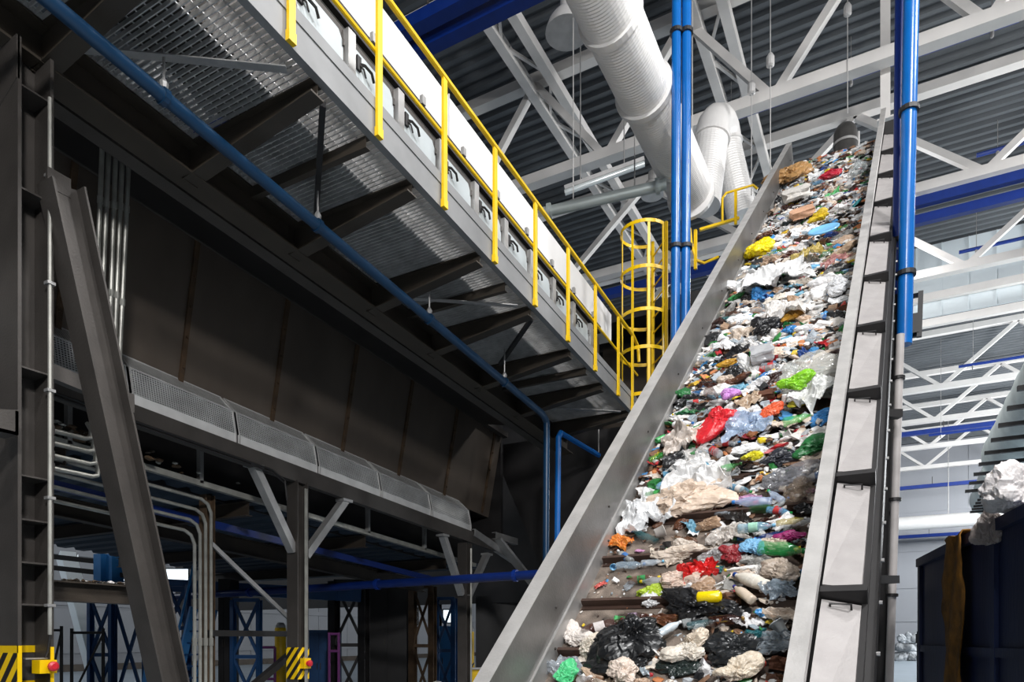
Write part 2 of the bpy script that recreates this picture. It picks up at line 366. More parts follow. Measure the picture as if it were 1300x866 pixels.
# ------------------------------------------------------------------ blue riser pipes
def pole(name, label, pts, r, mtl, base=True, group=None, clampz=()):
    t = thing(name, label, 'pipe', V((pts[0].x, pts[0].y, min(pts[0].z, pts[-1].z))), group)
    m = MB(); m.tube(pts, r, 16); m.build('pipe', mtl, t, True)
    for z in clampz:
        f = (z - pts[0].z) / (pts[-1].z - pts[0].z); c = lerp(pts[0], pts[-1], f)
        m = MB(); m.lathe([(r, -.03), (r + .03, -.03), (r + .03, .03), (r, .03)], c, n=16); m.build('clamp', STEEL_B, t)
    return t
for dx, l in ((0, 'left pipe of the bright blue double riser behind the conveyor wall'), (.165, 'right pipe of the bright blue double riser behind the conveyor wall')):
    c = at(857, 420, 11.3) + RT * dx
    c2 = c.copy(); c2.z = ZR - .1; c3 = c.copy(); c3.z = 0
    pole('blue_riser_pipe', l, [c3 + RT * -.02, c2 + RT * .05], .076, BLUE, clampz=(8.0, 11.5, 15.0))
# ------------------------------------------------------------------ raised walkway
EDGE = mat('edge_grey_paint', hexc('8b8b8b'), .5, .2, .2, 3)
XE, XG = -3.9, -5.5                            # outer edge, girder line
Y0, Y1 = 1.2, 11.9
BR = [2.83 + 1.23 * i for i in range(8)]
wk = thing('raised_walkway', 'long raised steel walkway with see-through grating floor seen from below', 'walkway', M(-4.7, 6.5, 5.9))
m = MB(); m.ibeam(M(XG, Y0 - 2, 6.09), M(XG, Y1 + .4, 6.09), .26, .3, .02); m.build('main_girder', GIRD, wk)
m = MB(); m.bar(M(XG - .28, Y0 - 2, 6.02), M(XG - .28, Y1, 6.02), .16, .1); m.build('cable_tray', STEEL, wk)
m = MB(); m.channel(M(XE - .03, Y0, 6.35), M(XE - .03, Y1, 6.35), .07, .25, .012, side=1); m.build('edge_channel', EDGE, wk)
m = MB(); m.bar(M(XE, Y0, 6.50), M(XE, Y1, 6.50), .03, .1); m.build('kick_plate', EDGE, wk)
for y in BR:                                   # tapered cantilever brackets
    m = MB(); h = .035
    def tap(w, lo, hi, x0=XG + .02, x1=XE - .06, di=.30, do=.10):
        za, zb = 6.245 + G * y, 6.245 + G * y
        return m.hexa([(x0, y - w, za - di), (x1, y - w, zb - do), (x1, y + w, zb - do), (x0, y + w, za - di), (x0, y - w, za), (x1, y - w, zb), (x1, y + w, zb), (x0, y + w, za)])
    tap(.006, 0, 0)
    z = 6.245 + G * y
    m.hexa([(XG, y - .07, z - .315), (XE - .06, y - .07, z - .115), (XE - .06, y + .07, z - .115), (XG, y + .07, z - .315), (XG, y - .07, z - .30), (XE - .06, y - .07, z - .1), (XE - .06, y + .07, z - .1), (XG, y + .07, z - .30)])
    m.box(XG, XE - .06, y - .06, y + .06, z - .012, z)
    m.box(XG, XG + .014, y - .075, y + .075, z - .32, z)
    m.build('bracket', GIRD, wk)
for i, y in enumerate(BR[:-1]):
    ym = y + .615
    if i % 2 == 1:
        m = MB(); m.channel(M(XG + .1, ym, 6.19), M(XE - .07, ym, 6.19), .06, .1, .008); m.build('joist', GIRD, wk)
    if i % 3 == 1:
        m = MB(); m.bar(M(XG + .5, y + 1.05, 6.16), M(XE - .1, y + .1, 6.16), .05, .05); m.build('bracing_bar', STEEL_B, wk)
    if i % 3 == 0:
        m = MB(); m.bar(M(XG + .2, y + .1, 6.14), M(XE - .1, y + .95, 6.14), .07, .01); m.build('bracing_strap', GALV, wk)
ys = [Y0] + BR + [Y1]
for a, b in zip(ys[:-1], ys[1:]):              # one grating panel per bay
    m = MB(); a2, b2 = a + .012, b - .012
    n = int((b2 - a2) / .045)
    for i in range(n + 1):
        y = a2 + (b2 - a2) * i / n; m.bar(M(XG + .12, y, 6.27), M(XE - .05, y, 6.27), .009, .036)
    for x in [XG + .14 + .105 * k for k in range(14)]: m.bar(M(x, a2, 6.283), M(x, b2, 6.283), .008, .008)
    for x in (XG + .12, XE - .05): m.bar(M(x, a2, 6.27), M(x, b2, 6.27), .008, .036)
    m.build('grating_panel', GRATE, wk)
# yellow guard rail
gr = thing('guard_rail', 'long yellow guard rail along the edge of the raised walkway', 'railing', M(XE, 6.5, 6.2))
yp = [1.7 + i for i in range(10)] + [11.4]
for y in yp:
    m = MB(); p = M(XE + .03, y, 0); m.box(p.x - .014, p.x + .014, y - .032, y + .032, 6.24 + p.z, 7.5 + p.z); m.box(p.x - .02, p.x + .02, y - .036, y + .036, 6.22 + p.z, 6.3 + p.z); m.build('post', YEL, gr)
m = MB(); m.tube([M(XE + .03, Y0, 7.52), M(XE + .03, 11.45, 7.52), M(XE + .03, 11.7, 7.45), M(XE + .03, 11.75, 7.2)], .028, 10); m.build('top_rail', YEL, gr, True)
m = MB(); m.tube([M(XE + .0, Y0, 6.97), M(XE + .0, 11.75, 6.97)], .019, 8); m.build('mid_rail', YEL, gr, True)
# enclosed sorting conveyor with latched doors on the walkway
XF = -4.4
ec = thing('conveyor_enclosure', 'grey steel conveyor housing with a row of latched doors on the walkway', 'conveyor housing', M(-4.7, 6.2, 6.3))
m = MB()
m.prism([M(XF, Y0, 6.3), M(XF - .6, Y0, 6.3), M(XF - .6, Y0, 7.6), M(XF, Y0, 7.5)], M(0, Y0, 0), M(0, 11.2, 0)); m.build('body', STEEL, ec)
for j in range(13):
    y = 4.98 + .73 * (j - 5)
    if y + .6 > 11: break
    m = MB(); p = G * (y + .29)
    def yz(yy, zz): return (yy, zz + G * yy)
    c = [(y, 6.94), (y + .5, 6.94), (y + .56, 7.0), (y + .56, 7.34), (y + .5, 7.42), (y, 7.42)]
    m.prism([V((XF, a, b + G * a)) for a, b in c], (0, 0, 0), (.022, 0, 0))
    d = m.build('door', DOORW, ec)
    for zz in (7.06, 7.30):
        k = MB(); b0 = V((XF + .03, y + .03, zz + G * y))
        k.box(b0.x - .01, b0.x + .015, b0.y - .03, b0.y + .025, b0.z - .065, b0.z + .065)
        k.tube([b0, b0 + V((.03, .06, .01)), b0 + V((.05, .13, -.02)), b0 + V((.035, .18, -.07))], .014, 6)
        k.tube([b0, b0 + V((.04, .03, -.05)), b0 + V((.04, .06, -.11))], .009, 6); k.build('latch', STEEL_B, d)
    for zz in (7.05, 7.3): k = MB(); k.tube([(XF + .03, y + .555, zz - .03 + G * y), (XF + .03, y + .555, zz + .03 + G * y)], .012, 6); k.build('hinge', STEEL, d)
    m = MB(); yy = y + .64; m.bar((XF + .03, yy, 6.6 + G * yy), (XF + .03, yy, 7.5 + G * yy), .1, .06, (1, 0, 0)); m.build('rib', GALV, ec)
m = MB(); m.bar(M(XF + .02, Y0, 6.86), M(XF + .02, 11.2, 6.86), .05, .05); m.build('sill_rail', GALV, ec)
m = MB(); m.bar(M(XF, Y0, 7.62), M(XF, 11.2, 7.62), .06, .12); m.build('top_rail', STEEL_B, ec)
for j in range(12):
    y = 2 + .8 * j; k = MB(); p = M(XF + .05, y, 7.68); k.box(p.x - .02, p.x + .02, y - .03, y + .03, p.z - .04, p.z + .05); k.build('clip', GALV, ec)
hd = thing('conveyor_hood', 'long plain white hood above the grey latched doors behind the railing', 'conveyor hood', M(-4.9, 6.5, 8.1))
m = MB(); m.prism([M(-4.7, Y0, 8.1), M(-5.4, Y0, 8.1), M(-5.4, Y0, 8.66), M(-4.74, Y0, 8.66), M(-4.7, Y0, 8.62)], M(0, Y0, 0), M(0, 12.6, 0)); m.build('shell', WHITE, hd)
for y in (2.2, 4.6, 7.0, 9.4, 11.8):
    m = MB(); m.bar(M(-4.695, y, 8.1), M(-4.695, y, 8.64), .03, .01, (0, 1, 0)); m.build('seam', GALV_L, hd)
    m = MB(); m.bar(M(-5.3, y, 7.5), M(-5.3, y, 8.1), .1, .1, (0, 1, 0)); m.build('support_leg', STEEL_B, hd)
# ------------------------------------------------------------------ blue pipework below the walkway
bp = thing('blue_water_pipe', 'blue pipe running under the walkway and turning down at its far end', 'pipe', M(-4.75, 7, 5.7))
pe = at(694, 530, 10.9); pd = at(693, 724, 10.9); ps = at(40, -26, 6.0)
pm = at(387, 273, 6.4)
ps = pe + (pm - pe) * 2.2
d1 = (ps - pe).normalized(); dn = V((0, 0, -1))
bend = [pe + d1 * .18, pe + d1 * .06 + dn * .03, pe + dn * .08, pe + dn * .2]
m = MB(); m.tube([ps] + bend + [pd], .052, 12); m.build('pipe', BLUE_P, bp, True)
for f in (.1, .25, .42, .56, .72, .88):
    c = lerp(ps, pe, f); k = MB(); k.tube([c + V((0, 0, .06)), (c.x, c.y, 6.2 + G * c.y)], .01, 6); k.lathe([(.03, .06), (.035, .1), (.01, .14)], c, n=8); k.build('hanger', GALV, bp)
    k = MB(); k.lathe([(.052, -.02), (.066, -.02), (.066, .02), (.052, .02)], c, d1, 12); k.build('clamp', BLUE_P, bp)
p2 = at(709, 548, 11.8); p2b = at(707, 730, 11.8); p2c = at(760, 578, 13.5)
bq = thing('blue_drop_pipe', 'second thinner blue drop pipe nearer the inclined conveyor', 'pipe', p2b)
m = MB(); m.tube([p2c, p2 + (p2c - p2) * .05, p2 + dn * .1, p2b], .05, 10); m.build('pipe', BLUE, bq, True)
m = MB(); m.tube([p2c, (p2c.x, p2c.y, p2c.z + .5)], .012, 6); m.build('hanger', GALV, bq)
hp = thing('blue_header_pipe', 'thick dark blue pipe lying across below the platform behind the posts', 'pipe', at(550, 735, 11.5))
pa = at(688, 729, 11.0); pb = pa + V((-9.5, 0, -.1))
m = MB(); m.tube([pa + V((.15, 0, 0)), pb], .075, 14); m.build('pipe', PIPEN, hp, True)
for f in (.05, .35, .7): c = lerp(pa, pb, f); m = MB(); m.lathe([(.075, -.03), (.1, -.03), (.1, .03), (.075, .03)], c, (1, 0, 0), 14); m.build('coupling', BLUE_D, hp)
# ------------------------------------------------------------------ screening machine with sloping side and perforated covers
XC = -7.2
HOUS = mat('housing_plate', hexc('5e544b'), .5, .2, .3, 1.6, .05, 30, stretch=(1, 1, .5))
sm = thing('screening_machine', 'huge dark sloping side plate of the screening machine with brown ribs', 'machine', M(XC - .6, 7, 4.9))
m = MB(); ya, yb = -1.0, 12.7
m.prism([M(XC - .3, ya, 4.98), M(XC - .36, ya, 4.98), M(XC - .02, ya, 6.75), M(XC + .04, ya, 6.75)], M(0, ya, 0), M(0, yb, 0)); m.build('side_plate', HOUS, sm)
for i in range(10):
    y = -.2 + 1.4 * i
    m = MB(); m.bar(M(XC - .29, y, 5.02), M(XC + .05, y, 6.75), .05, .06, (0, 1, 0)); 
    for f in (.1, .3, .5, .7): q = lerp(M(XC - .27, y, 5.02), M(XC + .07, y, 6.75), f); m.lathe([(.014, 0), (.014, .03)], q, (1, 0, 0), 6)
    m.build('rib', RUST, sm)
m = MB(); m.prism([M(XC - 4, ya, 6.75), M(XC + .05, ya, 6.75), M(XC + .05, ya, 6.9), M(XC - 4, ya, 6.9)], M(0, ya, 0), M(0, yb, 0)); m.build('light_stop_plate', STEEL_B, sm)  # black lid added to block light above the side plate
m = MB(); m.prism([M(XC + .05, ya, 6.62), M(XG - .1, ya, 6.30), M(XG - .1, ya, 6.36), M(XC + .05, ya, 6.72)], M(0, ya, 0), M(0, 11.8, 0)); m.build('light_stop_floor', STEEL_B, sm)  # inner floor slab, added dark and solid to keep light out
m = MB(); m.prism([M(XC - .95, ya, 3.9), M(XC - .9, ya, 3.9), M(XC - .9, ya, 5.0), M(XC - .95, ya, 5.0)], M(0, ya, 0), M(0, yb, 0)); m.prism([M(XC - .95, ya, 5.0), M(XC - .3, ya, 4.98), M(XC - .3, ya, 5.02), M(XC - .95, ya, 5.05)], M(0, ya, 0), M(0, yb, 0)); m.build('dark_backing_plate', STEEL_B, sm)  # black backing added so the space behind the covers stays dark
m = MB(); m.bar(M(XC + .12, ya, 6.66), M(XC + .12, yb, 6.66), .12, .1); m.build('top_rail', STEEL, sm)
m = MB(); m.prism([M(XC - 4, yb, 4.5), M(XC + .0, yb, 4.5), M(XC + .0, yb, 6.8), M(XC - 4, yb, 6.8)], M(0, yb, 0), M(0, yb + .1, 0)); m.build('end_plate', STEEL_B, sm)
cy = [.4 + 1.4 * i for i in range(8)] + [11.55]
wh = ['nearest', 'second', 'third', 'fourth', 'fifth', 'sixth', 'seventh', 'last']
lab = ['perforated steel cover behind the left column', 'perforated steel cover behind the leaning brace', 'perforated steel cover just right of the bundle of vertical conduits',
       'perforated cover above the braced support post', 'third perforated cover from the far right end of the row', 'second perforated cover from the far right end of the row',
       'last perforated cover at the far right end of the row', 'short closing perforated cover']
lab = ['perforated steel cover hidden mostly by the left column', 'perforated steel cover partly behind the leaning brace', 'perforated cover crossed by the bundle of vertical conduits',
       'large perforated cover right of the bundle of vertical conduits', 'perforated cover directly above the braced support post', 'third perforated cover from the far end of the row',
       'second perforated cover from the far end of the row', 'farthest perforated cover, ending the row']
for i in range(8):
    a, b = cy[i] + .015, cy[i + 1] - .02
    c = thing('perforated_cover', lab[i], 'machine cover', M(XC, (a + b) / 2, 4.42), 'perforated covers along the machine')
    S0 = [(XC, 4.43), (XC, 4.55), (XC - .06, 4.84), (XC - .30, 5.06)]
    m = MB(); m.prism([V((x, a, z + G * a)) for x, z in (S0[0], S0[1], (XC - .02, 4.55), (XC - .02, 4.43))], M(0, a, 0), M(0, b, 0)); m.build('solid_strip', STRIP, c)
    for nm, (q0, q1) in (('lower_mesh', (S0[1], S0[2])), ('upper_mesh', (S0[2], S0[3]))):
        m = MB(); m.add([V((q0[0], a, q0[1] + G * a)), V((q0[0], b, q0[1] + G * b)), V((q1[0], b, q1[1] + G * b)), V((q1[0], a, q1[1] + G * a))], [(0, 1, 2, 3)]); m.build(nm, PERF, c)
    m = MB(); m.bar(V((S0[2][0] + .006, a, S0[2][1] + G * a)), V((S0[2][0] + .006, b, S0[2][1] + G * b)), .015, .015)
    m.bar(V((S0[3][0] + .006, a, S0[3][1] + G * a)), V((S0[3][0] + .006, b, S0[3][1] + G * b)), .02, .02)
    for y in (a + .012, b - .012):
        for q0, q1 in zip(S0[:-1], S0[1:]): m.bar(V((q0[0] + .004, y, q0[1] + G * y)), V((q1[0] + .004, y, q1[1] + G * y)), .02, .012, (0, 1, 0))
    m.build('edge_frame', GALV_L, c)
# ------------------------------------------------------------------ support frame below the covers
sf = thing('machine_understructure', 'dark steel support beam and hanging ledge below the row of perforated covers', 'steel frame', M(XC, 7, 4.1))
m = MB(); m.channel(M(XC + .08, .2, 4.28), M(XC + .08, 12.9, 4.28), .1, .22, .015, side=1); m.build('main_beam', STEEL, sf)
m = MB(); m.bar(M(XC - .25, .2, 4.40), M(XC - .25, 12.6, 4.40), .6, .03); m.build('top_flange', STEEL, sf)
m = MB(); m.bar(M(XC - .45, .2, 3.93), M(XC - .45, 12.4, 3.93), .07, .07); m.build('ledge_angle', CONDUIT, sf)
for y in (2.6, 4.2, 5.8, 7.4, 9.0, 10.6, 12.2):
    m = MB(); m.bar(M(XC - .45, y, 3.93), M(XC - .45, y, 4.38), .07, .05, (0, 1, 0)); m.build('hanger', GALV, sf)
m = MB()
for dz in (0, .035): m.tube([M(XC + .16, 2.5, 4.2 - dz), M(XC + .16, 6.4, 4.2 - dz), M(XC + .16, 6.62, 4.12 - dz), M(XC + .16, 6.66, 3.9 - dz)], .012, 6)
m.build('cable', STEEL_B, sf)
def post(px, ytop, X, w, label, brace, hz=True, tall=0.0):
    q = on(px, ytop, 0, X); t = thing('support_post', label, 'support post', (X, q.y, 0), 'posts carrying the screening machine')
    m = MB(); m.ibeam((X, q.y, 0), (X, q.y, q.z), w, w, .016, (0, 1, 0)); m.build('shaft', STEEL, t)
    m = MB(); m.box(X - w * .8, X + w * .8, q.y - w * .8, q.y + w * .8, 0, .03); m.build('base_plate', STEEL, t)
    for (x1, y1, x2, y2) in brace:
        a = on(x1, y1, 0, X); b = on(x2, y2, 0, X); m = MB(); m.channel(a, b, .1, .12, .012, (1, 0, 0)); m.build('knee_brace', GALV, t)
        m = MB(); m.box(a.x - .08, a.x + .08, a.y - .1, a.y + .1, a.z - .02, a.z + .02); m.build('bracket_plate', GALV, t)
    m = MB()
    for dx in (.02, .05): m.tube([(X + w * .5 + .02, q.y + dx, .2), (X + w * .5 + .02, q.y + dx, q.z - .1)], .011, 6)
    m.build('conduit', CONDUIT, t)
    if hz:
        z1 = on(px, 822, 0, X).z; z0 = on(px, 862, 0, X).z
        m = MB(); e = w / 2 + .006; m.box(X - e, X + e, q.y - e, q.y + e, z0, z1); m.build('hazard_band', HAZ, t)
        m = MB(); s = w / 2 + .05; z = (z0 + z1) / 2; m.box(X + e, X + e + .08, q.y - .06, q.y + .06, z - .07, z + .07); k = m.build('stop_box', YEL, t)
        m = MB(); m.lathe([(.035, 0), (.035, .03), (.045, .03), (.045, .05), (.02, .06)], (X + e + .08, q.y, z), (1, 0, 0), 14); m.build('button', REDM, k)
    return t
post(378, 612, XC + .06, .2, 'braced steel post with yellow-black hazard band and stop box', [(322, 592, 372, 700), (437, 636, 387, 706)])
post(590, 690, XC + .06, .2, 'far braced steel post near the inclined conveyor', [(562, 680, 586, 755), (618, 704, 594, 758)], hz=False)
# deck sheets seen from below
m = MB()
ya, yb = -1, 13; pr = []
for i in range(40):
    y = ya + .35 * i; pr += [(y, 0), (y + .16, 0), (y + .19, .05), (y + .32, .05)]
k = len(pr); vs = [M(x, y, 3.92 + z + dz) for dz in (0, .03) for x in (-14.5, XC - .5) for y, z in pr]
m.add(vs, [(i, i + 1, k + i + 1, k + i) for i in range(k - 1)] + [(2 * k + i, 2 * k + i + 1, 3 * k + i + 1, 3 * k + i) for i in range(k - 1)] + [(i, i + 1, 2 * k + i + 1, 2 * k + i) for i in range(k - 1)] + [(k + i, k + i + 1, 3 * k + i + 1, 3 * k + i) for i in range(k - 1)])
dk = thing('machine_deck', 'dark blue-grey corrugated deck under the screening machine', 'deck', M(-11, 6, 3.5))
m.build('deck_sheet', DECKM, dk)
for y in (1.8, 4.2, 6.6, 9.0, 11.4):
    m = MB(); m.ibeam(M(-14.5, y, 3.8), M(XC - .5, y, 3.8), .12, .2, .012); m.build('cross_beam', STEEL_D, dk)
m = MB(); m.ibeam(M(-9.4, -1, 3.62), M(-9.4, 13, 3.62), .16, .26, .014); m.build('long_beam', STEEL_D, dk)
m = MB(); m.bar(M(-8.2, 1, 3.62), M(-8.2, 12, 3.55), .06, .1); m.build('blue_rail', PIPEN, dk)
def clumps(name, label, cat, pts, mt):
    m = MB()
    for p, r in pts:
        bm = bmesh.new(); bmesh.ops.create_icosphere(bm, subdivisions=1, radius=1)
        s = V((random.uniform(.5, 1.6), random.uniform(.5, 1.6), random.uniform(.25, .7)))
        m.add([V(p) + V((v.co.x * s.x, v.co.y * s.y, v.co.z * s.z)) * r * random.uniform(.75, 1.25) for v in bm.verts], [[v.index for v in f.verts] for f in bm.faces], random.randrange(len(mt))); bm.free()
    o = m.build(name, mt); tag(o, label, cat, None, 'stuff'); return o
# dark hopper and chute between the machine and the inclined conveyor
hz = thing('discharge_chute', 'dark discharge chute at the far end of the screening machine', 'chute', M(-6.5, 13.6, 3.2))
m = MB(); m.prism([M(-7.6, 13.0, 6.6), M(-4.2, 13.0, 6.6), M(-4.6, 13.0, 3.0), M(-6.0, 13.0, 3.0)], M(0, 13, 0), M(0, 13.2, 0)); m.build('front_plate', STEEL_B, hz)
m = MB(); m.prism([V((-15, 16.4, 8.6)), V((-2.9, 16.4, 8.6)), V((-2.9, 16.4, 2.6)), V((-23, 16.4, 2.6)), V((-23, 16.4, 5)), V((-15, 16.4, 5))], (0, 0, 0), (0, .15, 0)); m.build('dark_screen_plate', STEEL_B, hz)  # wide black screen added to darken the lower bay and stop far light
for x in (-22.5, -17, -11.5, -6, -3.1): m = MB(); m.ibeam((x, 16.5, 0), (x, 16.5, 2.7), .25, .25, .016, (0, 1, 0)); m.build('leg', STEEL_B, hz)
m = MB(); m.bar(M(-7.0, 12.2, 4.4), M(-6.5, 13.4, 3.3), .25, .05); m.build('lip_plate', GALV, hz)
for (x1, y1, x2, y2) in ((627, 680, 655, 688), (600, 676, 653, 712)):
    m = MB(); m.channel(on(x1, y1, 0, XC + .1), on(x2, y2, 0, XC + .1), .1, .14, .012); m.build('rail_end', GALV, hz)
# ------------------------------------------------------------------ left column, its brace and fittings
XCOL = -5.3
yA = on(25, 400, 0, XCOL).y; yB = on(66, 400, 0, XCOL).y
zt = 5.95 + G * 2.6
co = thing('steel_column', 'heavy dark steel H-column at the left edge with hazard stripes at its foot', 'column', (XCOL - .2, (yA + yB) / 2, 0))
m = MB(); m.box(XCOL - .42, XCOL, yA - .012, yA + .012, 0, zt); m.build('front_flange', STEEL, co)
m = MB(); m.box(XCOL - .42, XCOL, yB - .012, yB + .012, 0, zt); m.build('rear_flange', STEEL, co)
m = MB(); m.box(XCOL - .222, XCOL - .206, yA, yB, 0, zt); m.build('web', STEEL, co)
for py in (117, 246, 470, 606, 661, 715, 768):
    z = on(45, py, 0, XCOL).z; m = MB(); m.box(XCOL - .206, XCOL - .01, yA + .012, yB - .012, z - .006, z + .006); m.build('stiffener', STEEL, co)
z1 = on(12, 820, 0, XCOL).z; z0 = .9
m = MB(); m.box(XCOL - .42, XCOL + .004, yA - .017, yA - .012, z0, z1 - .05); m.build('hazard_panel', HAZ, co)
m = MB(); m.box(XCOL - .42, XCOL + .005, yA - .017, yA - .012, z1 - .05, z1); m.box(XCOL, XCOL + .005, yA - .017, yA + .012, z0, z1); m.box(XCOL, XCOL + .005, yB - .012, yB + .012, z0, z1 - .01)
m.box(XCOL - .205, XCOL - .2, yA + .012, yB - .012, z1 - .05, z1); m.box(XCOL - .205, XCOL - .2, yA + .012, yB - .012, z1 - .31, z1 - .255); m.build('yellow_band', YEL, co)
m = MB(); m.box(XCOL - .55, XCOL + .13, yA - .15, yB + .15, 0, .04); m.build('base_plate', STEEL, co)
m = MB(); m.prism([(XCOL - .42, yA - .02, zt - .5), (XCOL, yA - .02, zt - .3), (XCOL, yA - .02, zt), (XCOL - .42, yA - .02, zt)], (0, 0, 0), (0, .02, 0)); m.build('gusset', STEEL, co)
es = on(57, 846, 0, XCOL + .02); t = thing('emergency_stop', 'yellow emergency stop box with red button on the left column', 'emergency stop', (es.x, es.y, es.z - .05))
m = MB(); m.box(es.x - .06, es.x + .04, es.y - .055, es.y + .06, es.z - .05, es.z + .045); m.build('housing', YEL, t)
m = MB(); m.lathe([(.02, 0), (.02, .02), (.035, .02), (.035, .04), (.02, .05)], es + V((.04, .02, 0)), (1, 0, 0), 16); m.build('button', REDM, t)
m = MB(); m.box(es.x - .12, es.x - .05, es.y - .1, es.y + .07, es.z + .05, es.z + .06); m.build('shelf', GALV, t)
cb = thing('column_conduit', 'thin grey conduit pipe running down the edge of the left column', 'conduit', (XCOL + .03, yB, 1.8))
zc0 = on(66, 806, 0, XCOL).z; zc1 = on(66, 130, 0, XCOL).z
m = MB(); m.tube([(XCOL + .03, yB - .03, zc0), (XCOL + .03, yB - .03, zc1)], .014, 8); m.build('pipe', CONDUIT, cb, True)
m = MB(); m.tube([(XCOL + .03, yB - .03, zc0), (XCOL + .02, yB - .04, es.z + .1), (es.x, es.y, es.z + .06)], .007, 6); m.build('cable', STEEL_B, cb)
for i in range(5): z = zc0 + .2 + i * (zc1 - zc0) / 5; m = MB(); m.box(XCOL, XCOL + .05, yB - .055, yB - .0, z, z + .02); m.build('clip', GALV, cb)
a = on(78, 236, 0, XCOL + .06); b = on(214, 866, 0, XCOL + .06); b = a + (b - a) * 1.35
t = thing('leaning_brace', 'large dark leaning steel brace from the left column to the floor', 'brace', (b.x, b.y, b.z))
m = MB(); m.ibeam(a, b, .2, .24, .016, (0, 1, 0)); m.build('beam', STEEL, t)
c = a; m = MB(); m.box(c.x - .012, c.x + .012, c.y - .1, c.y + .06, c.z - .06, c.z + .08); m.build('gusset_plate', STEEL, t)
a = on(30, 748, 0, -6.1); b = on(182, 758, 0, -6.1); b.z = a.z
t = thing('ledge_beam', 'short horizontal dark beam with scattered litter on top beside the leaning brace', 'beam', lerp(a, b, .5))
m = MB(); m.ibeam(a, b, .16, .17, .014); m.build('beam', STEEL_D, t)
clumps('litter', 'small pale litter scraps lying along the short ledge beam', 'litter', [(lerp(a, b, random.uniform(.3, .98)) + V((random.uniform(-.06, .06), 0, .1)), random.uniform(.012, .03)) for _ in range(70)], [WRAPT, RUST, CONDUIT, STEEL_D])
a = on(64, 472, 0, -5.9); b = on(160, 512, 0, -5.9)
t = thing('tie_bar', 'dark flat tie bar from the left column past the leaning brace', 'beam', lerp(a, b, .5))
m = MB(); m.channel(a, b, .08, .12, .01); m.build('bar', STEEL, t)
m = MB(); m.box(b.x - .06, b.x + .06, b.y - .04, b.y + .04, b.z - .08, b.z + .08); m.build('end_plate', STEEL, t)
q = on(6, 537, 0, XCOL + .1); t = thing('column_bracket', 'small dark bracket box on the left column at the picture edge', 'bracket', q)
m = MB(); m.box(q.x - .1, q.x + .07, q.y - .12, q.y + .05, q.z - .08, q.z - .06); m.box(q.x - .1, q.x + .07, q.y + .03, q.y + .05, q.z - .06, q.z + .08); m.prism([(q.x + .07, q.y - .12, q.z - .08), (q.x + .07, q.y + .05, q.z - .08), (q.x + .07, q.y + .05, q.z + .09), (q.x + .07, q.y - .12, q.z + .05)], (0, 0, 0), (-.015, 0, 0)); m.build('bracket_box', STEEL, t)
# bundle of vertical conduits
for i in range(5):
    a = on(130 + 8.7 * i, 178, 0, -6.35); b = on((119, 125, 137, 143, 149)[i], (470, 490, 495, 500, 515)[i], 0, -6.75)
    t = thing('vertical_conduit', '%s of the five pale vertical conduit pipes' % ('leftmost', 'second from left', 'middle one', 'second from right', 'rightmost')[i], 'conduit', b, 'vertical conduits behind the brace')
    m = MB(); m.tube([a + V((0, 0, .3)), a, b], .021, 10); m.build('pipe', CONDUIT, t, True)
    for f in (.25, .6): c = lerp(a, b, f); m = MB(); m.lathe([(.021, -.03), (.027, -.03), (.027, .03), (.021, .03)], c, a - b, 10); m.build('coupling', CONDUIT, t)
# conduits that run along and then bend down
for i in range(4):
    X = -7.75; bx = 247 + 7 * i; q = on(bx, 690, 0, X); zt_ = on(bx, 676 - 13 * i, 0, X).z
    p0 = V((X, q.y - 4.5, zt_ + .28)); p1 = V((X, q.y - .15, zt_ + .01)); pts = [p0, p1, V((X, q.y - .05, zt_ - .04)), V((X, q.y, zt_ - .15)), V((X, q.y, on(bx, 825, 0, X).z)), V((X, q.y, .3))]
    t = thing('bent_conduit', '%s conduit bending down beside the brown post' % ('innermost', 'second innermost', 'second outermost', 'outermost')[i], 'conduit', pts[-1], 'conduits bending down at the brown post')
    m = MB(); m.tube(pts, .022, 10); m.build('pipe', CONDUIT, t, True)
    c = V((X, q.y, on(bx, 815, 0, X).z)); m = MB(); m.lathe([(.03, -.05), (.03, .05)], c, n=10); m.build('coupling', CONDUIT, t)
for i in range(4):
    py = 545 + 16 * i; a = on(60, py, 0, -6.7); b = on(108 + 3 * i, py + 12, 0, -6.7)
    t = thing('short_conduit', '%s short conduit between the left column and the brace' % ('topmost', 'second from top', 'third from top', 'lowest')[i], 'conduit', lerp(a, b, .5), 'short conduits at the left column')
    m = MB(); m.tube([a, b, b + V((0, .05, .02)), b + V((-.02, .07, .1)), b + V((-.1, .08, .18))], .022, 10); m.build('pipe', CONDUIT, t, True)
    m = MB(); m.box(a.x - .03, a.x + .03, a.y + .02, a.y + .05, a.z - .04, a.z + .04); m.build('clip', STEEL, t)
q = on(263, 660, 0, -7.9); t = thing('brown_post', 'rusty brown post behind the bent conduits', 'support post', (q.x, q.y, 0), None)
m = MB(); m.ibeam((q.x, q.y, 0), (q.x, q.y, 3.5), .14, .14, .012, (0, 1, 0)); m.build('shaft', RUST, t)
for (x1, y1, x2, y2) in ((268, 690, 372, 790),):
    a = on(x1, y1, 0, -7.8); b = on(x2, y2, 0, -7.4); m = MB(); m.bar(a, b, .06, .05); m.build('diagonal_brace', GALV, t)
a = on(266, 804, 0, -7.8); b = on(375, 806, 0, -7.8); m = MB(); m.bar(a, (b.x, b.y, a.z), .08, .08); m.build('rail', STEEL_B, t)
a = on(372, 828, 0, -7.5); b = on(320, 872, 0, -7.5); m = MB(); m.bar(a, b, .1, .08); m.build('lower_brace', STEEL_B, t)
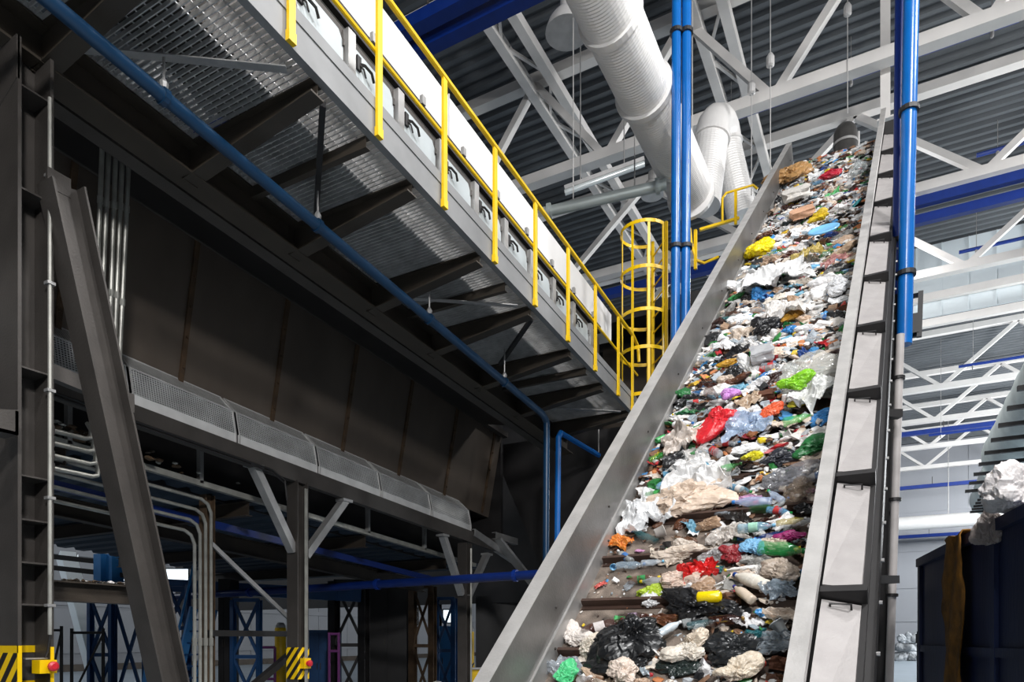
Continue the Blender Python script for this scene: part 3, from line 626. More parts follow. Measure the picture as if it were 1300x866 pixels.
clumps('litter', 'brown rotting litter heaped on the ledge under the perforated covers', 'litter', [(M(XC - .45 + random.uniform(-.1, .2), 3.9 + abs(random.gauss(0, .7)), 3.99 + random.uniform(0, .1)), random.uniform(.02, .05)) for _ in range(160)], [RUST, STEEL_D, RUST, CONDUIT])
# ------------------------------------------------------------------ yellow ladder with safety cage
c = at(818, 380, 12.3); r = .42
t = thing('caged_ladder', 'yellow ladder with round safety cage left of the blue double riser', 'ladder', (c.x, c.y, 5.3))
zt_, zb_ = at(818, 297, 12.3).z, at(818, 452, 12.3).z
hoops = [zt_, lerp(V((0, 0, zt_)), V((0, 0, zb_)), .36).z, lerp(V((0, 0, zt_)), V((0, 0, zb_)), .70).z, zb_, zb_ - .8]
A0 = YAW + R(10)
for z in hoops:
    m = MB(); k = 20
    for i in range(k):
        a, b = [A0 + math.radians(60) + math.radians(240) * (i + j) / k + math.pi / 2 - math.pi / 2 for j in (0, 1)]
        m.bar((c.x + r * math.cos(a), c.y + r * math.sin(a), z), (c.x + r * math.cos(b), c.y + r * math.sin(b), z), .008, .06)
    m.build('hoop', YEL, t)
for i in range(7):
    a = A0 + math.radians(60 + 240 * i / 6); m = MB(); m.bar((c.x + (r - .008) * math.cos(a), c.y + (r - .008) * math.sin(a), zb_ - .9), (c.x + (r - .008) * math.cos(a), c.y + (r - .008) * math.sin(a), zt_ + .03), .045, .008, (math.cos(a), math.sin(a), 0)); m.build('cage_strap', YEL, t)
lx = [V((c.x + r * math.cos(A0 + math.radians(s)), c.y + r * math.sin(A0 + math.radians(s)), 0)) for s in (48, -48)]
for p in lx:
    m = MB(); m.bar((p.x, p.y, 5.3), (p.x, p.y, zt_ + .06), .05, .05); m.build('rail', YEL, t)
z = 5.5
while z < zt_:
    m = MB(); m.tube([lx[0] + V((0, 0, z)), lx[1] + V((0, 0, z))], .014, 6); m.build('rung', YEL, t); z += .28
# dark service platform and yellow rails behind the conveyor
sp = thing('service_platform', 'dark service platform behind the blue double riser with yellow rails', 'platform', at(880, 400, 14.5))
q0, q1 = at(770, 410, 14.5), at(925, 345, 14.9)
m = MB(); m.bar((-6.0, 13.9, 8.35), (-3.0, 13.9, 8.35), .35, .25); m.bar((-6.0, 15.2, 8.35), (-3.0, 15.2, 8.35), .35, .25)
m.build('edge_beam', STEEL_B, sp)
m = MB(); m.box(-6.0, -2.95, 13.9, 15.2, 8.45, 8.52); m.build('floor_plate', STEEL_B, sp)
m = MB(); m.box(-5.8, -2.95, 15.0, 15.1, 2.0, 8.3); m.build('back_panel', STEEL_D, sp)
for x in (-5.9, -3.05): m = MB(); m.ibeam((x, 14.5, 0), (x, 14.5, 8.3), .2, .2, .014, (0, 1, 0)); m.build('leg', STEEL_B, sp)
def rail(name, label, pts, r=.028, posts=()):
    t = thing(name, label, 'railing', pts[0])
    m = MB(); m.tube(pts, r, 8); m.build('rail', YEL, t, True)
    for a, b in posts: m = MB(); m.bar(a, b, .06, .06, (0, 1, 0)); m.build('post', YEL, t)
D = 14.6
rail('yellow_hand_rail', 'yellow hooped hand rail right of the blue double riser', [at(876, 290, D), at(878, 312, D), at(884, 330, D), at(894, 334, D), at(912, 326, D)], posts=[(at(883, 342, D), at(883, 292, D)), (at(873, 336, D), at(873, 305, D))])
D = 16.2
rail('yellow_hand_rail', 'yellow hand rail high beside the conveyor wall under the branch duct', [at(917, 283, D), at(917, 252, D), at(922, 245, D), at(956, 235, D), at(962, 240, D)], posts=[(at(934, 285, D), at(934, 243, D)), (at(888, 292, D), at(938, 277, D))])
# ------------------------------------------------------------------ far lower left: trestles, stairs, barrels
def trestle(px0, px1, ytop, ybot, d, label, mtl=BLUE_T, nb=2, leg=.14, beam=True):
    a = at(px0, ybot, d); b = at(px1, ybot, d); zt = at(px0, ytop, d).z
    t = thing('steel_trestle', label, 'trestle', (a.x, a.y, 0), 'steel trestles in the dark lower bay')
    A, B_ = V((a.x, a.y, 0)), V((b.x, b.y, 0))
    for p in (A, B_): m = MB(); m.ibeam(p, p + V((0, 0, zt)), leg, leg, .02, (0, 1, 0)); m.build('leg', mtl, t)
    n = nb
    for i in range(n):
        z0, z1 = zt * i / n, zt * (i + 1) / n
        m = MB(); m.bar(A + V((0, 0, z0)), B_ + V((0, 0, z1)), .06, .06); m.build('diagonal', mtl, t)
        m = MB(); m.bar(B_ + V((0, 0, z0)), A + V((0, 0, z1)), .06, .06); m.build('diagonal', mtl, t)
        m = MB(); m.bar(A + V((0, 0, z1)), B_ + V((0, 0, z1)), .08, .08); m.build('cross_bar', mtl, t)
    return t
trestle(115, 142, 760, 880, 15.5, 'narrow dark blue trestle just left of the leaning brace', BLUE_T, 2, .11)
trestle(143, 186, 755, 880, 15.8, 'blue cross-braced trestle directly behind the leaning brace', BLUE_T, 1)
trestle(296, 329, 762, 890, 15, 'blue cross-braced trestle left of the braced post', BLUE_T, 2, .1)
trestle(212, 238, 742, 890, 14.5, 'blue trestle carrying the small stair behind the bent conduits', BLUE_T, 3, .1)
trestle(424, 462, 738, 890, 16, 'cross-braced trestle right of the braced post', STEEL_B, 2, .2)
trestle(524, 549, 745, 890, 17, 'brown rusty trestle left of the far braced post', RUST, 2, .16)
trestle(553, 577, 760, 890, 17.5, 'dark blue trestle next to the far braced post', BLUE_T, 2, .14)
# small scaffold
def scaffold(px0, px1, ytop, d, label):
    a = at(px0, 866, d); b = at(px1, 866, d); zt = at(px0, ytop, d).z
    t = thing('scaffold_frame', label, 'scaffold', (a.x, a.y, 0), 'scaffold frames at the lower left')
    for p in (a, b): m = MB(); m.tube([(p.x, p.y, 0), (p.x, p.y, zt)], .03, 8); m.build('standard', STEEL_B, t)
    for z in (.5, zt - .08): m = MB(); m.tube([(a.x, a.y, z), (b.x, b.y, z)], .025, 8); m.build('ledger', STEEL_B, t)
    m = MB(); m.tube([(a.x, a.y, .5), (b.x, b.y, zt - .1)], .02, 6); m.build('diagonal', STEEL_B, t)
scaffold(91, 131, 798, 13, 'thin dark scaffold frame in front of the pale inclined strut')
scaffold(60, 78, 795, 13.4, 'thin dark scaffold frame beside the left column')
# pale inclined strut by the wall
a = at(84, 706, 21); b = at(132, 866, 19); b.z = 0
t = thing('inclined_strut', 'pale inclined concrete-grey strut against the far left wall', 'strut', b)
m = MB(); m.bar(a, b, .42, .42); m.build('shaft', WALLP, t)
m = MB(); m.box(b.x - .4, b.x + .4, b.y - .4, b.y + .4, 0, .15); m.build('foot', WALLM, t)
# little blue stair
a = at(246, 772, 14.2); b = at(215, 866, 13.6)
t = thing('stair_flight', 'small steep blue stair behind the bent conduits', 'stairs', (b.x, b.y, 0))
b.z = .1
off = V((-.1, .55, 0))
for o_ in (V((0, 0, 0)), off): m = MB(); m.bar(a + o_, b + o_, .05, .2); m.build('stringer', BLUE_L, t)
for i in range(1, 9): p = lerp(b, a, i / 9); m = MB(); m.bar(p, p + off, .18, .03); m.build('tread', BLUE_T, t)
for o_ in (V((0, 0, 0)),): m = MB(); m.tube([b + V((0, 0, .9)), a + V((0, 0, .9))], .025, 8); m.build('hand_rail', BLUE_L, t)
a = at(182, 845, 12.5); b = at(176, 880, 12.3); b.z = .02
t = thing('blue_strut', 'short bright blue strut leaning at the foot of the leaning brace', 'strut', b)
m = MB(); m.bar(at(190, 842, 12.5), b, .14, .08); m.build('bar', BLUE_L, t)
# catwalk level with blue columns seen through the gap above the ledge beam
t = thing('catwalk', 'dark catwalk rails far behind the short ledge beam', 'catwalk', at(110, 740, 17))
for y in (713, 727):
    a = at(50, y - 8, 17); b = at(170, y + 5, 17); m = MB(); m.bar(a, b, .06, .12); m.build('rail', STEEL_B, t)
a = at(50, 741, 17); b = at(260, 744, 17); m = MB(); m.bar(a, b, .5, .14); m.build('deck', BLUE_T, t)
for px in (131, 145):
    a = at(px, 743, 17); b = at(px, 704, 17); m = MB(); m.bar(a, b, .3, .3, (0, 1, 0)); m.build('post', BLUE_L, t)
t = thing('blue_frame_beam', 'dark blue portal beam behind the bent conduits', 'beam', at(250, 745, 16))
a = at(190, 742, 16); b = at(460, 757, 16); m = MB(); m.bar(a, b, .3, .28); m.build('beam', BLUE_T, t)
for i in range(5): p = lerp(a, b, .1 + .2 * i); m = MB(); m.box(p.x - .03, p.x + .03, p.y - .17, p.y + .17, p.z - .14, p.z + .14); m.build('stiffener', BLUE_T, t)
# blue cabinets and dark machine bodies
def cabinet(px0, px1, y0, d, depth, label, mtl, name='steel_cabinet', feet=True):
    a = at(px0, 866, d); b = at(px1, 866, d); w = (b - a).length; zt = at(px0, y0, d).z; dv = FW * depth
    t = thing(name, label, 'cabinet', (a.x, a.y, 0), None)
    A, B_ = V((a.x, a.y, .1)), V((b.x, b.y, .1)); Z = V((0, 0, zt - .1))
    m = MB(); m.hexa([A, B_, B_ + dv, A + dv, A + Z, B_ + Z, B_ + dv + Z, A + dv + Z]); m.build('body', mtl, t)
    m = MB(); e = -FW * .02; i0, i1 = lerp(A, B_, .06), lerp(A, B_, .94)
    for s0, s1 in ((.06, .48), (.52, .94)):
        p, q = lerp(A, B_, s0), lerp(A, B_, s1); z0 = V((0, 0, (zt - .1) * .05)); z1 = V((0, 0, (zt - .1) * .95))
        m = MB(); m.hexa([p + e + z0, q + e + z0, q + z0, p + z0, p + e + z1, q + e + z1, q + z1, p + z1]); dd = m.build('door', mtl, t)
        hp_ = lerp(p, q, .85 if s0 < .3 else .15) + e * 1.5 + V((0, 0, (zt - .1) * .5)); k = MB(); k.tube([hp_ - V((0, 0, .08)), hp_ + V((0, 0, .08))], .012, 6); k.build('handle', STEEL, dd)
    m = MB()
    for p in (A, B_, A + dv, B_ + dv): m.box(p.x - .04, p.x + .04, p.y - .04, p.y + .04, 0, .1)
    m.build('foot', STEEL_B, t)
cabinet(392, 418, 800, 16.5, 1.2, 'dark blue cabinet just right of the braced post', BLUE_T)
cabinet(545, 574, 795, 18.5, 1.0, 'bright blue cabinet left of the far braced post', BLUE_L)
cabinet(277, 292, 735, 15.3, .5, 'tall black cabinet between the bent conduits and the blue trestle', STEEL_B)
cabinet(466, 520, 742, 17.5, 1.2, 'big black cabinet in the middle of the dark lower bay', STEEL_B)
cabinet(604, 660, 757, 19, 1.0, 'black cabinet behind the yellow barrel and conveyor wall', STEEL_B)
def barrel(px, y0, y1, wpx, d, label, hazard=False):
    c = at(px, 866, d); r = wpx / 2 * d / FPX; zt = at(px, y0, d).z; zb = max(0, at(px, y1, d).z) if y1 < 850 else 0
    t = thing('yellow_tank', label, 'tank', (c.x, c.y, zb))
    m = MB(); h = zt - zb
    m.lathe([(r * .96, 0), (r, .03), (r, h * .3), (r * 1.03, h * .31), (r * 1.03, h * .33), (r, h * .34), (r, h * .64), (r * 1.03, h * .65), (r * 1.03, h * .67), (r, h * .68), (r, h - .04), (r * .95, h)], (c.x, c.y, zb), n=24); m.build('body', YEL, t, True)
    m = MB(); m.lathe([(r * .9, h), (r * .9, h + .06), (r * .5, h + .12), (.05, h + .12)], (c.x, c.y, zb), n=20); m.build('lid', GALV_L, t, True)
    if hazard:
        m = MB(); m.lathe([(r + .004, h * .2), (r + .008, h * .21), (r + .008, h * .6), (r + .004, h * .61)], (c.x, c.y, zb), n=24); m.build('hazard_band', HAZ, t)
barrel(356, 797, 866, 14, 16.2, 'yellow upright tank left of the braced post')
barrel(596, 802, 866, 12, 15.5, 'yellow tank with striped band right of the far braced post', True)
a = at(590, 850, 14.5); b = at(622, 850, 14.5)
t = thing('yellow_barrier', 'low yellow barrier box at the foot of the inclined conveyor', 'barrier', (a.x, a.y, 0))
m = MB(); dv = FW * .4; A, B_ = V((a.x, a.y, 0)), V((b.x, b.y, 0)); Z = V((0, 0, a.z)); m.hexa([A, B_, B_ + dv, A + dv, A + Z, B_ + Z, B_ + dv + Z, A + dv + Z]); m.build('body', YEL, t)
m = MB(); m.bar(A + Z + V((0, 0, .02)), B_ + Z + V((0, 0, .02)), .1, .04); m.build('top_cap', GALV, t)
a = at(327, 800, 15.6); t = thing('purple_frame', 'thin purple pipe frame beside the yellow tank', 'frame', (a.x, a.y, 0))
b = at(349, 800, 15.6); zz = at(327, 822, 15.6).z
for p in (a, b): m = MB(); m.tube([(p.x, p.y, 0), (p.x, p.y, zz)], .03, 8); m.build('leg', PURP, t)
for k in (1, .5): m = MB(); m.tube([(a.x, a.y, zz * k), (b.x, b.y, zz * k)], .03, 8); m.build('rail', PURP, t)
a = at(430, 810, 15.0); t = thing('purple_frame', 'thin purple pipe frame right of the braced post', 'frame', (a.x, a.y, 0))
b = at(418, 810, 15.0)
for p in (a, b): m = MB(); m.tube([(p.x, p.y, 0), (p.x, p.y, 1.75)], .03, 8); m.build('leg', PURP, t)
for k in (1.72, 1.35): m = MB(); m.tube([(a.x, a.y, k), (b.x, b.y, k)], .03, 8); m.build('rail', PURP, t)
for i, (px, r) in enumerate(((502, .16), (523, .17), (552, .22), (571, .16))):
    c = at(px, 868, 12.5 + .3 * i); c.z = r + .35
    t = thing('paper_roll', '%s of the pale rolls at the bottom edge under the machine' % ('first', 'second', 'largest', 'last')[i], 'roll', (c.x, c.y, .35), 'pale rolls on the low table')
    m = MB(); m.lathe([(r * .3, 0), (r * .3, .02), (r, .02), (r, .9), (r * .3, .9)], c - FW * .45, FW, 20); m.build('roll', WHITE, t, True)
    m = MB(); m.lathe([(r * .28, -.02), (r * .28, .92)], c - FW * .45, FW, 12); m.build('core', RUST, t, True)
a, b = at(490, 866, 12.6), at(590, 866, 14); t = thing('low_table', 'low dark table carrying the pale rolls', 'table', (a.x, a.y, 0))
m = MB(); A, B_ = V((a.x, a.y, .3)), V((b.x, b.y, .3)); m.hexa([A - FW * .5, B_ - FW * .5, B_ + FW * .5, A + FW * .5] + [p + V((0, 0, .05)) for p in (A - FW * .5, B_ - FW * .5, B_ + FW * .5, A + FW * .5)]); m.build('top', STEEL_D, t)
for p in (A - FW * .45, B_ - FW * .45, B_ + FW * .45, A + FW * .45): m = MB(); m.box(p.x - .04, p.x + .04, p.y - .04, p.y + .04, 0, .3); m.build('leg', STEEL_D, t)
for i, (px0, px1, y0, y1, d) in enumerate(((517, 531, 772, 793, 24), (562, 577, 774, 791, 24), (554, 559, 770, 790, 24), (643, 650, 772, 782, 24), (303, 322, 744, 748, 22), (322, 352, 671, 678, 12), (86, 98, 704, 724, 26), (150, 166, 712, 738, 27), (206, 240, 722, 740, 25))):
    a = at(px0, y1, d); b = at(px1, y0, d)
    EM = mat('lit_pane', (.9, .95, 1), .4); EM.node_tree.nodes['Principled BSDF'].inputs['Emission Color'].default_value = (.8, .92, 1, 1); EM.node_tree.nodes['Principled BSDF'].inputs['Emission Strength'].default_value = 1.6
    t = thing('lit_window', ['small lit opening left of the blue cabinet', 'small lit opening left of the far braced post', 'narrow lit opening over the bright blue cabinet', 'tiny lit opening at the conveyor wall', 'slim lit opening above the blue trestle', 'lit lamp panel under the deck left of the braced post', 'lit opening above the catwalk near the column', 'lit opening right of the blue catwalk posts', 'wide lit opening behind the bent conduits'][i], 'window', (a.x, a.y, a.z))
    x0 = RT * ((b - a).dot(RT)); z0 = V((0, 0, b.z - a.z)); f = FW * .05
    m = MB(); m.hexa([a, a + x0, a + x0 + f, a + f, a + z0, a + x0 + z0, a + x0 + z0 + f, a + z0 + f]); m.build('pane', EM, t)
    m = MB(); e = -FW * .02
    m.bar(a + e, a + x0 + e, .04, .04); m.bar(a + z0 + e, a + x0 + z0 + e, .04, .04); m.bar(a + e, a + z0 + e, .04, .04, (0, 1, 0)); m.bar(a + x0 + e, a + x0 + z0 + e, .04, .04, (0, 1, 0)); m.build('frame', STEEL_B, t)
# ------------------------------------------------------------------ blue container at the right
P1 = at(1163, 710, 8.63); P2 = at(1300, 640, 5.1); P2.z = P1.z
dirc = (P2 - P1).normalized(); P2 = P1 + dirc * 6.2; nrm = V((-dirc.y, dirc.x, 0))
if nrm.x < 0: nrm = -nrm
zt = P1.z; W = 2.3
sk = thing('waste_container', 'big dark blue steel waste container at the lower right', 'container', V((P1.x, P1.y, 0)) + dirc * 3 + nrm * 1.1)
def cq(s, w, z): p = P1 + dirc * s + nrm * w; return V((p.x, p.y, z))
def cbox(m, s0, s1, w0, w1, z0, z1): return m.hexa([cq(s0, w0, z0), cq(s1, w0, z0), cq(s1, w1, z0), cq(s0, w1, z0), cq(s0, w0, z1), cq(s1, w0, z1), cq(s1, w1, z1), cq(s0, w1, z1)])
m = MB(); cbox(m, 0, 6.2, .05, .1, .2, zt - .05); m.build('side_panel', SKIP, sk)
m = MB(); cbox(m, 0, 6.2, W - .1, W - .05, .2, zt - .05); m.build('side_panel', SKIP, sk)
m = MB(); cbox(m, 0, .06, .05, W - .05, .2, zt - .05); m.build('end_panel', SKIP, sk)
m = MB(); cbox(m, 6.14, 6.2, .05, W - .05, .2, zt - .05); m.build('end_panel', SKIP, sk)
m = MB(); cbox(m, 0, 6.2, .05, W - .05, .15, .22); m.build('floor_panel', SKIP, sk)
m = MB()
cbox(m, -.02, 6.22, 0, .12, zt - .1, zt); cbox(m, -.02, 6.22, W - .12, W, zt - .1, zt); cbox(m, -.02, .1, .12, W - .12, zt - .1, zt); m.build('top_rim', SKIP, sk)
m = MB(); cbox(m, -.02, 6.2, .02, .1, zt - 1.15, zt - 1.07); m.build('mid_rail', SKIP, sk)
for s in (0, 1.55, 2.9, 4.3): m = MB(); cbox(m, s, s + .1, .015, .06, .2, zt - .1); m.build('rib', SKIP, sk)
for s in (.5, 5.2):
    for w in (.2, W - .2): m = MB(); m.lathe([(.15, -.06), (.15, .06)], cq(s, w, .15), nrm, 16); m.build('roller', STEEL_B, sk)
m = MB(); m.bar(cq(-.09, .05, zt - .9), cq(-.09, .05, zt - 1.7), .05, .05, (1, 0, 0)); cbox(m, -.14, .02, .02, .1, zt - 1.05, zt - .93); m.build('lock_lever', STEEL_B, sk)
# rusty cloth strap hanging over the rim
STRAP = mat('strap_cloth', hexc('8a5c14'), .85, 0, .55, 9, .4, 30)
def on_side(px, py):                            # pixel onto the container's near side
    n = nrm; r = ray(px, py); tt = (P1 - EYEP).dot(n) / r.dot(n); return EYEP + r * tt
m = MB(); sA = (on_side(1203, 700) - P1).dot(dirc); sB = (on_side(1226, 700) - P1).dot(dirc)
nx, nz = 8, 36; vs = []; random.seed(3)
for j in range(nz + 1):
    for i in range(nx + 1):
        f = i / nx; z = zt + .05 - max(0, j - 5) * .055; wv = .02 * math.sin(f * 9 + j * .3) + .015 * noise.noise((f * 3, j * .35, 0))
        ww = -.035 + wv if j > 5 else -.03 + (5 - j) * .06; zz = z if j > 5 else zt + .03 + .02 * math.sin(f * 7)
        s = lerp((sA, 0, 0), (sB, 0, 0), f).x + .02 * noise.noise((j * .3, f, 5)); vs.append(cq(s, ww, zz))
fs = [(j * (nx + 1) + i, j * (nx + 1) + i + 1, (j + 1) * (nx + 1) + i + 1, (j + 1) * (nx + 1) + i) for j in range(nz) for i in range(nx)]
m.add(vs, fs); o = m.build('hanging_rag', STRAP, smooth=True); sol = o.modifiers.new('thickness', 'SOLIDIFY'); sol.thickness = .012
tag(o, 'rusty ochre rag hanging over the side of the blue container', 'rag')
# pile of bales far behind
BAG_SP = V((0, 0, 0))
# ------------------------------------------------------------------ inclined waste conveyor
OB = at(738, 768, 6.0); CC = ray(1158, -92).normalized(); SS = V((CC.y, -CC.x, 0)).normalized(); NN = SS.cross(CC)
WB = 1.87; T0, TL, TR, HW = -2.75, 16.7, 17.1, .56
def cv(u, t, n=0): return OB + SS * u + CC * t + NN * n
def cpix(px, py, n=0):
    r = ray(px, py); p = EYEP + r * ((OB + NN * n - EYEP).dot(NN) / r.dot(NN)); d = p - OB
    return d.dot(SS), d.dot(CC)
def vb(m, u0, u1, t0, t1, n0, n1, mi=0): return m.hexa([cv(u0, t0, n0), cv(u1, t0, n0), cv(u1, t1, n0), cv(u0, t1, n0), cv(u0, t0, n1), cv(u1, t0, n1), cv(u1, t1, n1), cv(u0, t1, n1)], mi)
WALLG = mat('conveyor_wall_steel', hexc('858381'), .38, .5, .35, 2.2, .12, 45)
TOPG = mat('conveyor_edge_steel', hexc('c0bdba'), .5, .3, .22, 5, .1, 50)
PANG = mat('cover_panel_steel', hexc('a29d9b'), .55, .2, .15, 6, .1, 60)
cvr = thing('inclined_conveyor', 'steep inclined belt conveyor with galvanised side walls carrying mixed waste up to the roof', 'conveyor', cv(WB / 2, T0, -.5))
m = MB(); vb(m, -.02, WB + .02, T0, 16.1, -.05, 0); m.build('belt', BELT, cvr)
ct = sorted([cpix(*p)[1] for p in ((760, 770), (777, 724), (790, 688), (830, 655), (832, 600))])
tt = T0 + .3
sp_ = .62
base = cpix(760, 770)[1]
tt = base - sp_ * 4
while tt < 16:
    m = MB(); vb(m, .03, WB - .03, tt - .012, tt + .02, 0, .075); vb(m, .03, WB - .03, tt - .05, tt + .05, 0, .012); m.build('cleat', CLEAT, cvr); tt += sp_
m = MB(); vb(m, -.035, 0, T0, TL, -.35, HW); vb(m, -.125, -.035, T0, TL, HW - .03, HW); vb(m, -.125, -.1, T0, TL, HW - .12, HW - .03); m.build('side_wall', WALLG, cvr)
m = MB(); vb(m, -.128, -.0, T0, TL, HW, HW + .006); m.build('top_cap', TOPG, cvr)
m = MB(); vb(m, 0, .012, T0, TL, .0, .15); vb(m, 0, .02, T0, TL, .15, .165); m.build('skirt_strip', GALV, cvr)
for i in range(13):
    t_ = T0 + .6 + 1.5 * i
    for n_, dt in ((.08, 0), (.30, .25)):
        m = MB(); m.lathe([(.011, 0), (.011, .01), (.006, .014)], cv(.0 if n_ > .2 else .012, t_ + dt, n_), SS, 8); m.build('bolt', STEEL, cvr)
m = MB(); vb(m, WB, WB + .03, T0, TR, -.35, HW); m.build('side_wall', WALLG, cvr)
m = MB(); vb(m, WB - .005, WB + .1, T0, TR, HW, HW + .012); vb(m, WB + .075, WB + .1, T0, TR, HW - .06, HW); m.build('top_cap', TOPG, cvr)
m = MB(); vb(m, WB + .03, WB + .34, T0, TR, -.42, .30); m.build('drive_casing', STEEL_B, cvr)
m = MB()
vb(m, WB + .34, WB + .42, T0, TR - .3, .24, .27); vb(m, WB + .40, WB + .42, T0, TR - .3, .05, .27); m.build('side_flange', STEEL_B, cvr)
edges = [cpix(1060, y, .5)[1] for y in (1000, 742, 598, 495, 416, 356, 309, 268, 235, 208, 185)]
for a, b in zip(edges[:-1], edges[1:]):
    m = MB(); g = .045
    # a sheet lid rising towards its lower end, so the lids shingle up the wall
    u0, u1 = WB + .11, WB + .335
    m.hexa([cv(u0, a + g, .40), cv(u1, a + g, .36), cv(u1, b - g, .30), cv(u0, b - g, .34), cv(u0, a + g, .47), cv(u1, a + g, .43), cv(u1, b - g, .36), cv(u0, b - g, .42)])
    pn = m.build('cover_panel', PANG, cvr)
    k = MB(); um = (u0 + u1) / 2; k.tube([cv(um - .06, b - g - .06, .39), cv(um - .06, b - g - .06, .43), cv(um + .06, b - g - .06, .42), cv(um + .06, b - g - .06, .37)], .008, 6); k.build('handle', STEEL_B, pn)
    m = MB(); vb(m, WB + .1, WB + .37, a - .03, a + .03, .2, .47); vb(m, WB + .335, WB + .37, a, b, .2, .36); m.build('panel_frame', STEEL_B, cvr)
    for q in range(3): m = MB(); m.lathe([(.014, 0), (.014, .02)], cv(WB + .42, a + (b - a) * (q + .5) / 3, .15), SS, 6); m.build('bolt', GALV, cvr)
m = MB(); vb(m, -.1, WB + .1, T0, 17.2, -.5, -.42); m.build('return_pan', STEEL_D, cvr)
for t_ in (4.4, 10, 15.6):
    for u in (-.08, WB + .1):
        p = cv(u, t_, -.45); m = MB(); m.ibeam((p.x, p.y, 0), p, .2, .2, .014, (0, 1, 0)); m.build('leg', STEEL_B, cvr)
m = MB(); m.lathe([(.32, -.05), (.32, WB + .05)], cv(0, 16.15, -.33), SS, 24); m.build('head_drum', STEEL_B, cvr)
# dark upright and grey pipe right of the conveyor
up = at(1118, 700, 9.6); up1 = at(1131, 430, 9.6)
t = thing('dark_upright', 'dark steel upright standing along the right side of the inclined conveyor', 'column', (up.x, up.y, 0))
A = V((up.x - .055, up.y, 0)); B_ = V((up1.x + .03, up1.y, up1.z + .6)); m = MB(); m.ibeam(A, B_, .26, .26, .016, (1, 0, 0)); m.build('shaft', STEEL_B, t)
m = MB(); m.box(A.x - .2, A.x + .2, A.y - .2, A.y + .2, 0, .04); m.build('base_plate', STEEL_B, t)
gp0 = at(1129, 866, 9.2); gp1 = at(1143, 425, 9.2); gd = gp1 - gp0; gp0 = gp0 - gd * .25
t = thing('grey_riser', 'pale grey vertical pipe clamped to the dark upright', 'pipe', gp0)
m = MB(); m.tube([gp0, gp1], .052, 14); m.build('pipe', mat('grey_pipe_paint', hexc('b4aeab'), .5, 0, .2, 4), t, True)
for f, l in ((.30, 1), (.52, 1), (.80, 1)):
    c = lerp(gp0, gp1, f + .1); m = MB(); m.lathe([(.052, -.02), (.075, -.02), (.075, .02), (.052, .02)], c, gd, 14); m.build('clamp', STEEL_B, t)
for y in (526, 736):
    c = at(1119 if y < 700 else 1094, y, 8.95 if y < 700 else 8.4); e = at(1143 if y < 700 else 1136, y, 8.95 if y < 700 else 8.9); m = MB(); m.bar(c, e, .12, .1); m.build('clamp_arm', STEEL_B, t)
# blue riser at the right
pole('blue_riser_pipe', 'tall bright blue riser pipe to the right of the conveyor top', [at(1148, 438, 9.3), at(1158, 0, 9.3) + UP * 3.0 + RT * .05], .095, BLUE, clampz=(6.5, 8.7))
pole('blue_riser_pipe', 'darker blue riser pipe just behind the tall bright blue one', [at(1139, 432, 9.75), at(1143, 0, 9.75) + UP * 3.0 + RT * .03], .07, BLUE_D, clampz=(7.2,))
c = at(1158, 400, 9.4)
t = thing('valve_bracket', 'black valve bracket beside the foot of the blue riser pipe', 'bracket', c - UP * .35)
m = MB(); m.bar(at(1150, 378, 9.5), at(1169, 374, 9.3), .05, .05); m.bar(at(1150, 428, 9.5), at(1168, 424, 9.3), .05, .05); m.bar(at(1169, 370, 9.3), at(1167, 428, 9.3), .05, .06, (1, 0, 0)); m.bar(at(1150, 400, 9.5), at(1168, 402, 9.3), .05, .05); m.build('frame', STEEL_B, t)
m = MB(); m.box(c.x - .06, c.x + .08, c.y - .1, c.y + .1, c.z - .28, c.z - .02); m.build('valve_body', STEEL_B, t)
for y in (437, 418):
    pass
# metal cowl at the conveyor top
c = cv(1.05, 17.9, -.2); q = at(1073, 215, (c - EYEP).dot(FW)); 
t = thing('exhaust_cowl', 'round-topped grey metal cowl standing at the conveyor top', 'exhaust', q)
zt_ = at(1073, 157, (c - EYEP).dot(FW)).z - q.z; r = .27
m = MB(); m.lathe([(r, -.9), (r, zt_ - r)] + [(r * math.cos(a * math.pi / 16), zt_ - r + r * math.sin(a * math.pi / 16)) for a in range(1, 8)] + [(.01, zt_)], q, n=28); m.build('hood', mat('cowl_steel', hexc('5c5a58'), .3, .6, .2, 4), t, True)
for zz in (zt_ - r - .25, .1): m = MB(); ring(m, q + UP * zz, UP, r - .03, .03); m.build('band', GALV, t)
m = MB(); m.tube([q + RT * (r + .06) - UP * .8, q + RT * (r + .06) + UP * (zt_ - .2)], .03, 8); m.build('drain_pipe', GALV_L, t)
m = MB(); m.bar(q - UP * .9, q - UP * 2.2, .3, .3, (0, 1, 0)); m.build('support', STEEL_B, t)
# ------------------------------------------------------------------ waste items
random.seed(21)
FR = Matrix((SS, CC, NN)).transposed().to_4x4()          # conveyor frame: across, along, normal
_mc = {}
def pm(hexs, finish='film'):
    k = (hexs, finish)
    if k not in _mc:
        c = hexc(hexs)
        if finish == 'film': m = mat('plastic_film_' + hexs, c, .34, 0, .2, 3, .22, 4.5, spec=.5, crinkle=True, sss=.15)
        elif finish == 'clear': m = mat('clear_plastic_' + hexs, c, .10, 0, .1, 6, .2, 4, spec=.9, alpha=.42, crinkle=True)
        elif finish == 'gloss': m = mat('hard_plastic_' + hexs, c, .22, 0, .12, 6, .1, 20, spec=.6)
        elif finish == 'metal': m = mat('tin_' + hexs, c, .3, .7, .2, 6, .2, 20)
        elif finish == 'bin': m = mat('bin_liner_' + hexs, c, .3, 0, .1, 8, .1, 3, spec=.5, crinkle=True)
        else: m = mat('paper_' + hexs, c, .75, 0, .25, 9, .2, 30)
        _mc[k] = m
    return _mc[k]
